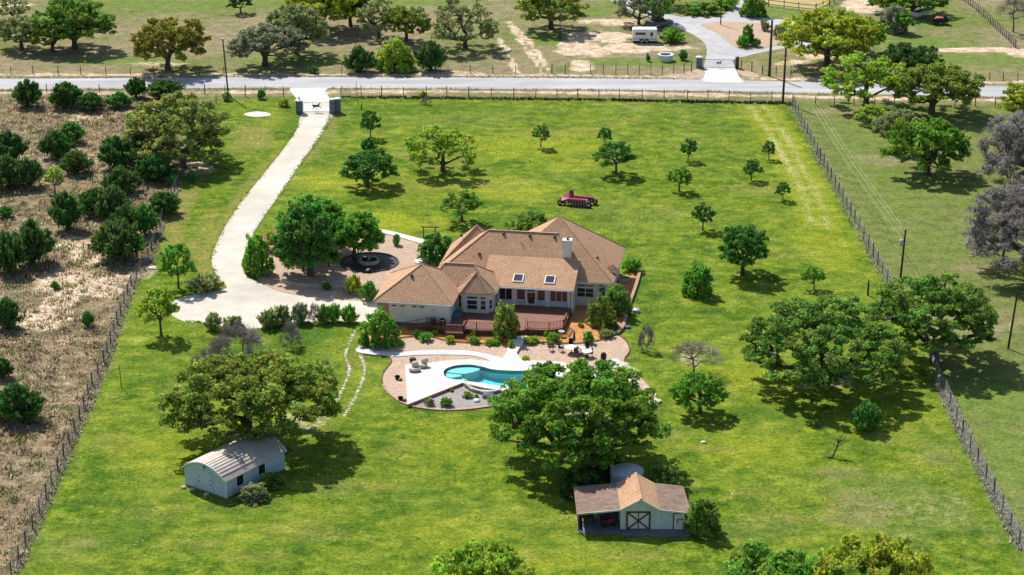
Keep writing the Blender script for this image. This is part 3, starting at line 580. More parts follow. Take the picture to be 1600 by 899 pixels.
# chimney
b = MB(); b.box(20.15, 21.2, 12.8, 13.7, 4.4, 7.2); ch = b.build('chimney', M['white'], house)
b = MB(); b.box(20.1, 21.25, 12.75, 13.75, 7.2, 7.28); b.build('chimney_cap', M['white'], ch); b = MB(); b.tube((20.7, 13.25, 7.25), (20.7, 13.25, 7.5), .14); b.lathe([(0, .12), (.24, .02), (.24, 0), (0, 0)], (20.7, 13.25, 7.5), 10); b.build('flue', M['iron'], ch)
# skylights
for px in (810, 859.5):
    c = UX(px, 8.6, 3.9); b = MB(); sl = .333
    def sp(x, y, h): return (x, y, pz(y) + h)
    for x0, x1, y0, y1 in ((c - .62, c + .62, 7.85, 7.96), (c - .62, c + .62, 9.14, 9.25), (c - .62, c - .5, 7.96, 9.14), (c + .5, c + .62, 7.96, 9.14)):
        b.add([sp(x0, y0, -.05), sp(x1, y0, -.05), sp(x1, y1, -.05), sp(x0, y1, -.05), sp(x0, y0, .14), sp(x1, y0, .14), sp(x1, y1, .14), sp(x0, y1, .14)], [(0, 3, 2, 1), (4, 5, 6, 7), (0, 1, 5, 4), (1, 2, 6, 5), (2, 3, 7, 6), (3, 0, 4, 7)])
    s = b.build('skylight', M['white'], house); b = MB(); b.add([sp(c - .5, 7.96, .10), sp(c + .5, 7.96, .10), sp(c + .5, 9.14, .10), sp(c - .5, 9.14, .10), sp(c - .5, 7.96, .05), sp(c + .5, 7.96, .05), sp(c + .5, 9.14, .05), sp(c - .5, 9.14, .05)], [(0, 1, 2, 3), (7, 6, 5, 4), (0, 4, 5, 1), (1, 5, 6, 2), (2, 6, 7, 3), (3, 7, 4, 0)]); b.build('pane', M['glass'], s)
vent = MB(); vent.lathe([(0, .2), (.17, .16), (.21, .08), (.21, .03), (.15, .02), (.15, -.15)], (0, 0, 0), 10); vm = vent.mesh('roof_vent', M['darkbrown'])
for u, v, z in ((12.7, 15.2, 6.92), (15.9, 15.1, 6.85), (18.9, 15.1, 6.85), (10.2, 12.6, 5.1), (3.9, 3.2, 5.3), (7.2, 17.2, 5.75), (24.2, 13.8, 4.95)): link('roof_vent', vm, house, (u, v, z))
for x, y in ((8.75, .5), (12.95, 7.2)): b = MB(); b.tube((x, y, 2.9), (x, y, .2), .045); b.build('downspout', M['white'], house)
# things against the garage wall
for i, px in enumerate((678, 692)):
    u = UX(px, .2, 1.2); t = empty('patio_heater' if 0 else 'covered_grill', HO + Vector((u * cu - (-.1) * su, u * su - .1 * cu, .62)), TH, ['black covered grill against garage wall above the ramp', 'round black covered grill by garage corner on the deck'][i], 'grill', 'grills by the garage wall')
    b = MB(); b.lathe([(0, .95), (.22, .9), (.3, .7), (.3, .2), (.24, 0)], (0, 0, 0), 12, 1.2, .9); b.build('cover', M['black'], t)
    b = MB(); b.box(-.3, .3, -.18, .18, -.62, .02); b.build('cabinet', M['iron'], t)
t = empty('covered_hot_tub', HO + Vector((9.0 * cu - 2.9 * su, 9.0 * su + 2.9 * cu, .75)), TH, 'low blue green covered tub in the shaded corner beside the bay', 'hot tub')
b = MB(); b.lathe([(0, .42), (.78, .42), (.82, .36), (.82, 0)], (0, 0, 0), 16); b.build('tub_cover', mat('blue_green_cover', (.09, .20, .24), (.06, .15, .18)), t)

# ---------------------------------------------------------------- redwood deck
DZ = .72
deckroot = empty('redwood_deck', HO, TH, 'redwood deck with railings and steps along the pool side of the house', 'deck')
dl = [HL(x, y, DZ) for x, y in ((640, 516), (676, 519), (700, 521), (724, 517), (745, 519), (822, 519.5))]
R1 = 1.62                                              # rail top level, found from the photograph's rail line
rl = lambda pts: [HL(x, y, R1) for x, y in pts]
left = rl([(668, 497), (693, 502.5)]); mid = rl([(697, 508), (724, 509), (726, 502), (744.5, 504.5), (778, 505), (812, 505)]); right = rl([(824.5, 503), (858, 504.5), (880.5, 500.5), (885.5, 490)])
outl = [(p.x, p.y) for p in left] + [(p.x, p.y) for p in mid] + [(p.x, p.y) for p in right]
poly = outl + [(22.0, 8.0), (13.0, 8.0), (13.0, 6.6), (12.45, 4.6), (9.65, 4.6), (8.85, 5.0), (8.85, .75), (outl[0][0], .75)]
b = MB(); b.prism(poly, DZ - .14, DZ); b.build('deck_floor', M['deck'], deckroot)
b = MB(); q = outl + [(22.0, 8.0)]
for a, c in zip(q, q[1:]): b = MB(); b.bar((*a, .3), (*c, .3), .04, .6); b.build('skirt', M['darkbrown'], deckroot)
# board joints
jb = MB(); vmin = min(p[1] for p in outl)
RAILP = MB().box(-.05, .05, -.05, .05, 0, 1.0).mesh('post', M['rail']); BAL = MB().box(-.018, .018, -.018, .018, .08, .86).mesh('baluster', M['rail'])
def railing(pts, skip_last=False):
    root_ = link('railing', None, deckroot)
    tr = MB()
    for a, c in zip(pts, pts[1:]):
        a = Vector((a.x, a.y, DZ)); c = Vector((c.x, c.y, DZ)); L = (c - a).length; k = max(1, round(L / 1.7))
        tr.bar(a + Vector((0, 0, .93)), c + Vector((0, 0, .93)), .13, .045); tr.bar(a + Vector((0, 0, .12)), c + Vector((0, 0, .12)), .04, .07)
        for i in range(k + 1):
            p = a.lerp(c, i / k); link('post', RAILP, root_, (p.x, p.y, p.z - .02))
        nb = int(L / .17)
        for i in range(1, nb):
            p = a.lerp(c, i / nb); link('baluster', BAL, root_, (p.x, p.y, p.z))
    tr.build('top_rail', M['rail'], root_)
railing(left); railing(mid); railing(right)
# ramp down at the garage end
p0 = HL(654, 500, 1.2); p1 = left[0]; rp = link('ramp', None, deckroot); b = MB()
b.add([(p1.x, p1.y - .1, DZ), (p1.x - 2.3, p1.y - .1, .12), (p1.x - 2.3, p1.y + 1.3, .12), (p1.x, p1.y + 1.3, DZ), (p1.x, p1.y - .1, .0), (p1.x - 2.3, p1.y - .1, .0), (p1.x - 2.3, p1.y + 1.3, .0), (p1.x, p1.y + 1.3, 0)], [(0, 1, 2, 3), (7, 6, 5, 4), (0, 4, 5, 1), (1, 5, 6, 2), (2, 6, 7, 3), (3, 7, 4, 0)]); b.build('ramp_floor', M['deck'], rp)
for dv in (-.1, 1.3):
    b = MB(); b.bar((p1.x, p1.y + dv, DZ + .93), (p1.x - 2.3, p1.y + dv, .12 + .93), .13, .05); b.bar((p1.x, p1.y + dv, DZ + .45), (p1.x - 2.3, p1.y + dv, .12 + .45), .05, .09)
    for k in range(3): x = p1.x - k * 1.15; zb = DZ - .26 * k * 1.0; b.box(x - .05, x + .05, p1.y + dv - .05, p1.y + dv + .05, 0, zb + .93)
    b.build('ramp_rail', M['rail'], rp)
# steps to the pool walk
st = link('steps', None, deckroot); c0 = HL(812, 507, DZ); c1 = HL(823.5, 507, DZ)
for k in range(4):
    y0 = c0.y - .1 - .36 * k; b = MB(); b.box(c0.x - .15 - .02 * k, c1.x - .05 - .02 * k, y0 - .40, y0, DZ - .18 * (k + 1) - .05, DZ - .18 * (k + 1) + .02 if k else DZ - .16); b.build('step', M['deck'], st)
for x in (c0.x - .2, c1.x):
    b = MB(); b.bar((x, c0.y, DZ + .9), (x, c0.y - 1.3, .95), .1, .05); b.box(x - .05, x + .05, c0.y - 1.35, c0.y - 1.25, 0, .95); b.build('step_rail', M['rail'], st)
# ---------------------------------------------------------------- trees and shrubs
def make_mesh(name, V, F, m, tone=None, smooth=False):
    me = bpy.data.meshes.new(name); V = np.asarray(V, np.float32); F = np.asarray(F, np.int32); k = F.shape[1]
    me.vertices.add(len(V)); me.vertices.foreach_set("co", V.ravel()); me.loops.add(F.size); me.loops.foreach_set("vertex_index", F.ravel())
    me.polygons.add(len(F)); me.polygons.foreach_set("loop_start", np.arange(len(F), dtype=np.int32) * k)
    if tone is not None:
        a = me.color_attributes.new("tone", 'FLOAT_COLOR', 'POINT'); a.data.foreach_set("color", np.concatenate([tone, np.ones((len(V), 1))], 1).ravel().astype(np.float32))
    me.update(calc_edges=True); me.materials.append(m)
    if smooth: me.polygons.foreach_set("use_smooth", [True] * len(me.polygons))
    return me
def unit(v): return v / (np.linalg.norm(v, axis=-1, keepdims=True) + 1e-9)
def tubes(P, Q, R0, R1, n=5):
    """tapered limbs from P to Q"""
    d = unit(Q - P); up = np.where(np.abs(d[:, 2:3]) > .9, np.array([[1., 0, 0]]), np.array([[0, 0, 1.]])); a = unit(np.cross(d, up)); b = np.cross(d, a)
    t = np.arange(n) * 2 * np.pi / n; ring = a[:, None] * np.cos(t)[None, :, None] + b[:, None] * np.sin(t)[None, :, None]
    V = np.concatenate([P[:, None] + ring * R0[:, None, None], Q[:, None] + ring * R1[:, None, None]], 1); m = len(P)
    k = np.arange(n); q = np.stack([k, (k + 1) % n, n + (k + 1) % n, n + k], 1); F = (q[None] + (np.arange(m) * 2 * n)[:, None, None]).reshape(-1, 4)
    return V.reshape(-1, 3), F
def cards(C, Nrm, size, aspect, rg):
    """small leaf sprays: pointed quads lying about the direction Nrm"""
    m = len(C); r = unit(rg.normal(size=(m, 3))); a = unit(np.cross(Nrm, r)); b = np.cross(Nrm, a)
    s = (size * rg.uniform(.6, 1.35, m))[:, None]; w = s * aspect * rg.uniform(.7, 1.3, (m, 1)); k = rg.uniform(-.25, .35, (m, 1))
    V = np.stack([C - a * s, C + b * w + a * s * k, C + a * s + Nrm * s * .25, C - b * w + a * s * k], 1).reshape(-1, 3)
    F = np.arange(m * 4).reshape(m, 4); return V, F
def skeleton(ends, fork, rg, tip=.035, wob=.12, trunk_r=.4, lean=(0, 0)):
    """limbs grown from the ground through a fork to every end point"""
    nodes = [np.array([0, 0, 0.]), np.array([fork[0] * .5, fork[1] * .5, fork[2] * .55]), np.array(fork, float)]; par = [-1, 0, 1]
    order = np.argsort(np.linalg.norm(ends - nodes[2], axis=1))
    for i in order:
        e = ends[i]; N_ = np.array(nodes[2:]); d = np.linalg.norm(N_ - e, axis=1) + .35 * np.linalg.norm(N_ - nodes[2], axis=1) + np.where(N_[:, 2] > e[2] + .2, 1.5, 0)
        j = int(np.argmin(d)) + 2; s = nodes[j]; L = np.linalg.norm(e - s); k = max(2, int(L / 1.0)); last = j; off = rg.normal(size=3) * L * wob; off[2] = abs(off[2]) * .5 - L * .06
        for q in range(1, k + 1):
            t = q / k; p = s + (e - s) * t + off * math.sin(math.pi * t) * 1.0 + rg.normal(size=3) * .06 * L * (t < 1); nodes.append(p); par.append(last); last = len(nodes) - 1
    n = len(nodes); cnt = np.zeros(n); child = np.zeros(n, int)
    for i in range(n - 1, 0, -1):
        if child[i] == 0: cnt[i] += 1
        cnt[par[i]] += cnt[i]; child[par[i]] += 1
    rad = tip * cnt ** .5; rad = rad * (trunk_r / max(rad[2], 1e-3)) ** np.clip(np.log(np.maximum(cnt, 1)) / np.log(max(cnt[2], 2)), 0, 1)
    rad[0] = trunk_r * 1.35; rad[1] = trunk_r * 1.02; rad[2] = trunk_r
    N_ = np.array(nodes); par = np.array(par[1:]); Q = N_[1:]; P = N_[par]
    return tubes(P, Q, rad[par] * 1.0, rad[1:], 6)
def broadleaf(seed, R, H, zb, nc, cr, leaf, per, trunk=.35, off=(0, 0), flat=.6, aspect=.55, hollow=.5, forkz=None, squash=1.0, lean=0.0, skirt=.25, sub=9, low=.15):
    """a crown of leafy clumps on limbs, R wide, from zb to H high; returns (trunk mesh, crown mesh)"""
    rg = np.random.default_rng(seed); C = []; RR = []; tries = 0
    while len(C) < nc and tries < 6000:
        tries += 1; u = rg.normal(size=3); u /= np.linalg.norm(u)
        if u[2] < -skirt: continue
        rr = 1 - hollow * rg.random() ** 1.6 * (1 if u[2] > .0 else .5)
        p = np.array([u[0] * R * rr * .88 + off[0], u[1] * R * rr * .88 * squash + off[1], zb + (H - zb) * (low + (1 - low) * max(u[2], 0) ** .8 * rr) + (u[2] * (H - zb) * .5 if u[2] < 0 else 0)])
        r = cr * rg.uniform(.7, 1.3)
        if all(np.linalg.norm((p - c) * (1, 1, 1.5)) > (r + r2) * .70 for c, r2 in zip(C, RR)): C.append(p); RR.append(r)
        elif tries % 120 == 0: cr *= .96
    C = np.array(C); RR = np.array(RR); nC = len(C)
    fz = forkz or zb * .8; V1, F1 = skeleton(C - np.array([0, 0, .2]) * RR[:, None], (off[0] * .25 + lean, off[1] * .25, fz), rg, 1.6 * (.04 * R / 7 + .012), .13, trunk)
    # each clump: some smaller tufts; each tuft a shell of leaves, thicker on top
    si = np.repeat(np.arange(nC), sub); sc = unit(rg.normal(size=(nC * sub, 3))) * RR[si][:, None] * rg.uniform(.3, 1.12, (nC * sub, 1)) * (1, 1, flat) + C[si]; sr = RR[si] * rg.uniform(.22, .5, nC * sub)
    w = (sr ** 2); cnt = np.maximum(3, (per * nC * w / w.sum()).astype(int)); ti = np.repeat(np.arange(len(sc)), cnt); m = len(ti)
    u = rg.normal(size=(m, 3)); u[:, 2] += .35; u = unit(u); pos = sc[ti] + u * (sr[ti] * rg.uniform(.62, 1.12, m) * np.where(rg.random(m) < .13, rg.uniform(1.1, 1.75, m), 1.0))[:, None] * (1, 1, flat * 1.1)
    nr = unit(u + rg.normal(size=(m, 3)) * .55 + np.array([0, 0, .25])); V2, F2 = cards(pos, nr, leaf, aspect, rg)
    ct = rg.random(nC); cv = rg.random(nC); st_ = rg.random(len(sc)); tone = np.stack([np.clip(ct[si[ti]] * .7 + st_[ti] * .3, 0, 1), np.clip(cv[si[ti]] * .6 + st_[ti] * .4, 0, 1), np.zeros(m)], 1).repeat(4, 0)
    return make_mesh('trunk', V1, F1, M['bark'], smooth=True), make_mesh('crown', V2, F2, MATS['leaves'], tone)
def juniper(seed, R, H, nt, per, leaf):
    """an ash juniper: rounded and dense, of many upswept sprays reaching the ground"""
    rg = np.random.default_rng(seed); a = rg.uniform(0, 2 * np.pi, nt); q = rg.random(nt) ** .6; el = rg.uniform(.12, 1, nt) ** .8 * np.pi / 2
    k = rg.uniform(.72, 1.1, nt); E = np.stack([np.cos(a) * np.cos(el) * R * k, np.sin(a) * np.cos(el) * R * k, .15 * H + np.sin(el) * H * .82 * k], 1)
    V1, F1 = skeleton(E[:max(6, nt // 6)] * .8, (0, 0, .35 * H * .5), rg, .03, .1, .1 * R)
    ti = np.repeat(np.arange(nt), per); m = len(ti); t = rg.random(m) ** .5; base = E * (.35, .35, .3); P = base[ti] + (E[ti] - base[ti]) * t[:, None]
    wd = R * .24 * (1.15 - t * .85); P = P + rg.normal(size=(m, 3)) * wd[:, None] * .6; d = unit(E - base)[ti]; out = unit(P - np.array([0, 0, H * .3])); nr = unit(out + rg.normal(size=(m, 3)) * .5)
    # sprays stand along the branch direction
    s = leaf * rg.uniform(.6, 1.4, (m, 1)); ax = unit(d + rg.normal(size=(m, 3)) * .35 + np.array([0, 0, .4])); sd = unit(np.cross(ax, nr))
    V2 = np.stack([P - ax * s * .7, P + sd * s * .35, P + ax * s, P - sd * s * .35], 1).reshape(-1, 3); V2[:, 2] = np.maximum(V2[:, 2], .02); F2 = np.arange(m * 4).reshape(m, 4)
    tt = rg.random(nt); tone = np.stack([tt[ti], np.clip(tt[ti] * .4 + t * .6, 0, 1), np.zeros(m)], 1).repeat(4, 0)
    return make_mesh('trunk', V1, F1, M['bark']), make_mesh('crown', V2, F2, MATS['needles'], tone)
def bare(seed, R, H, fork, n1, n2, trunk=.2, m='greybark', twig=.012, flat=.8, off=(0, 0), tl=.5, vase=0.0):
    """a leafless tree: limbs, then a haze of fine twigs"""
    rg = np.random.default_rng(seed); u = unit(rg.normal(size=(n1, 3)) + np.array([0, 0, .4])); u[:, 2] = np.abs(u[:, 2]) + vase; u = unit(u); k = rg.uniform(.5 + vase * .5, 1, (n1, 1)) ** .6
    E = u * k * (R, R, (H - fork) * 1.0) + np.array([off[0], off[1], fork]); V1, F1 = skeleton(E, (0, 0, fork), rg, .02, .14, trunk)
    i = rg.integers(0, n1, n2); s = E[i] + rg.normal(size=(n2, 3)) * R * .055; out = unit(E[i] - np.array([off[0] * .5, off[1] * .5, fork * .8])); L = rg.uniform(.35, 1, n2) * R * tl * .4
    d = unit(out + rg.normal(size=(n2, 3)) * .75 + np.array([0, 0, .15])); e = s + d * L[:, None]; j = unit(d + rg.normal(size=(n2, 3)) * .5); f = e + j * L[:, None] * .6
    V2, F2 = tubes(np.concatenate([s, e]), np.concatenate([e, f]), np.full(2 * n2, twig), np.full(2 * n2, twig * .6), 3)
    return make_mesh('trunk', V1, F1, M[m], smooth=True), make_mesh('twigs', V2, F2, M['twigs'])

GR = dict(olive2=(.27, .32, .07), juniper2=(.085, .15, .035), twiggrey=(.235, .215, .205), green=(.155, .30, .026), mid=(.165, .285, .04), yellow=(.33, .38, .022), lime=(.29, .42, .028), olive=(.22, .29, .038), brownolive=(.27, .255, .035), dark=(.065, .135, .03), cedar=(.06, .145, .028), bright=(.155, .35, .03), grey=(.25, .27, .16), greyg=(.26, .30, .11), deep=(.085, .225, .035))
def plant(kind, meshes, px, py, sx, sz, colour, label, cat='tree', group=None, rz=None, par_name=None):
    p = G(px, py); t = empty(kind, (p.x, p.y, 0), rz if rz is not None else random.uniform(0, 6.28), label, cat, group)
    a, c = meshes; vy = 1 if rz is not None else random.uniform(.86, 1.12)
    for nm, me_ in ((a.name.split('.')[0], a), (c.name.split('.')[0], c)):
        o = link(nm, me_, t); o.scale = (sx, sx * vy, sz); o.color = (*GR[colour], 1) if colour in GR else (1, 1, 1, 1)
    return t
def fit(meshes, R, H, px, py, top, w, fh=.62):
    """scale so that the crown is w photograph pixels wide and its top stands at row top"""
    s = SY(py); Rm = w / 2 / s; d = DEP(py); ty = (py - top) / s
    h = 1.0
    for _ in range(30):
        c = h * .38; cz = h - c; proj = cz * math.cos(d) + math.hypot(c * math.cos(d), Rm * math.sin(d) * .92); h *= 1 + .6 * (ty - proj) / max(ty, .1); h = max(h, .12 * Rm + .3)
    return Rm / R, h / H
# the six great oaks, each grown for its own place
def own(kind, args, px, py, colour, label, group=None, cat='tree'):
    s = SY(py); return plant(kind, broadleaf(*args[0], **args[1]), px, py, 1, 1, colour, label, cat, group, rz=0)
own('live_oak', ((11, 9.6, 8.5, 3.4, 118, 1.25, .19, 380), dict(trunk=.62, off=(.6, 1.2), flat=.52, squash=.85, hollow=.5, skirt=.2, forkz=2.6)), 384, 700, 'olive', 'big olive green live oak spreading over the arched white shed')
own('live_oak', ((12, 8.9, 9.6, 3.0, 132, 1.2, .19, 390), dict(trunk=.6, off=(-1.0, 2.2), flat=.52, squash=1.05, hollow=.5, skirt=.28, forkz=2.6)), 918, 735, 'green', 'big bright green live oak overhanging the pool patio and the water tank')
own('live_oak', ((13, 9.2, 8.4, 2.6, 138, 1.05, .18, 350), dict(trunk=.5, off=(-.4, 1.6), flat=.5, squash=1.15, hollow=.5, skirt=.22, forkz=1.8)), 1290, 606, 'mid', 'broad live oak with crossing limbs beside the broken fence on the lawn')
own('live_oak', ((14, 7.6, 8.8, 3.0, 108, 1.0, .18, 340), dict(trunk=.5, off=(-.1, 1.7), flat=.5, squash=1.05, hollow=.55, skirt=.15, forkz=2.0)), 1460, 566, 'mid', 'tall crooked live oak growing right on the fence line below the transformer pole')
own('live_oak', ((15, 8.3, 9.2, 2.4, 112, 1.1, .19, 350), dict(trunk=.45, off=(-1.2, 3.2), flat=.55, squash=1.15, hollow=.45)), 287, 262, 'olive2', 'large grey green oak straddling the brushland fence near the driveway')
own('shade_tree', ((16, 3.9, 8.3, 2.4, 46, 1.05, .2, 460), dict(trunk=.36, off=(-.6, .4), flat=.85, hollow=.35, low=.12)), 486, 431, 'deep', 'tallest dark leafy shade tree in the gravel garden by the driveway')
own('shade_tree', ((17, 4.6, 6.6, 2.0, 52, 1.0, .2, 420), dict(trunk=.22, off=(-.3, 1.0), flat=.85, hollow=.35, low=.15)), 490, 396, 'bright', 'light green bushy tree behind the dark shade tree of the gravel garden')
own('shade_tree', ((18, 3.0, 5.4, 1.9, 34, .85, .19, 380), dict(trunk=.24, off=(.5, .3), flat=.75, hollow=.35)), 553, 402, 'bright', 'green spreading tree standing over the round black fountain bed')
# stock shapes
OAKS = [broadleaf(30 + i, 7, 7, 2.5, 78, 1.0, .19, 260, trunk=.45, flat=.5, hollow=.5, skirt=.18, forkz=1.5, squash=(.85, 1, .9, .95)[i], off=((.4, 0), (-.5, .3), (0, 0), (.6, -.3))[i]) for i in range(4)]
THIN = [broadleaf(40 + i, 6, 7, 2.2, 46, .95, .18, 200, trunk=.34, flat=.6, hollow=.6, forkz=1.2) for i in range(2)]
ORCH = [broadleaf(50 + i, 2, 3.4, 1.3, 28, .46, .11, 170, trunk=.11, flat=.6, hollow=.4, skirt=.1, off=((0, 0), (.2, .1), (-.2, .1))[i]) for i in range(3)]
ROUND = [broadleaf(60 + i, 2, 3, .6, 30, .62, .15, 200, trunk=.1, flat=.85, hollow=.3, skirt=.45, low=.05) for i in range(3)]
JUN = [juniper(70 + i, 2, 3, (90, 70, 110, 60, 84, 100)[i], (100, 110, 90, 120, 100, 90)[i], .19) for i in range(6)]
BUSH = [juniper(80 + i, 1, 1.1, 40, 60, .13) for i in range(2)]
BARE = [bare(90, 4, 4.2, 1.0, 90, 2200, .13, 'bark', twig=.009, vase=.45, tl=.35), bare(91, 2.2, 2.6, .3, 60, 2200, .06, 'greybark', twig=.012)]
BIGBARE = broadleaf(96, 7, 8.2, 2.2, 95, .95, .3, 270, trunk=.5, flat=.55, aspect=.12, hollow=.5, skirt=.3, forkz=1.8)
def meas(ms):
    r = []; z = []
    for a, c in ms:
        co = np.empty(len(c.vertices) * 3, np.float32); c.vertices.foreach_get("co", co); co = co.reshape(-1, 3); r.append(np.percentile(np.hypot(co[:, 0], co[:, 1]), 97)); z.append(np.percentile(co[:, 2], 99.3))
    return float(np.mean(r)), float(np.mean(z))
DIM = {k: (m_, *meas(m_)) for k, m_ in dict(oak=OAKS, thin=THIN, orch=ORCH, round=ROUND, jun=JUN, bush=BUSH, bare=BARE[:1], barebush=BARE[1:], bigbare=[BIGBARE]).items()}
NAME = dict(oak='live_oak', thin='live_oak', orch='young_tree', round='small_tree', jun='juniper_bush', bush='shrub', bare='bare_tree', barebush='bare_shrub', bigbare='bare_oak')
CNT = {}
def T(kind, px, py, top, w, colour, label, group=None, nm=None, cat=None):
    ms, R, H = DIM[kind]; i = CNT.get(kind, 0); CNT[kind] = i + 1; me_ = ms[i % len(ms)]; sx, sz = fit(me_, R, H, px, py, top, w)
    n_ = nm or NAME[kind]; return plant(n_, me_, px, py, sx, sz, colour, label, cat or ('shrub' if 'bush' in n_ or 'shrub' in n_ else 'tree'), group)
gA, gB, gC, gD, gE, gF, gG = 'trees in the pasture across the road', 'young trees planted on the front lawn', 'junipers on the brushland', 'shrubs round the house', 'trees in the east paddock', 'clipped shrubs in the orange mulch bed', 'hedge between the driveway and the lawn'
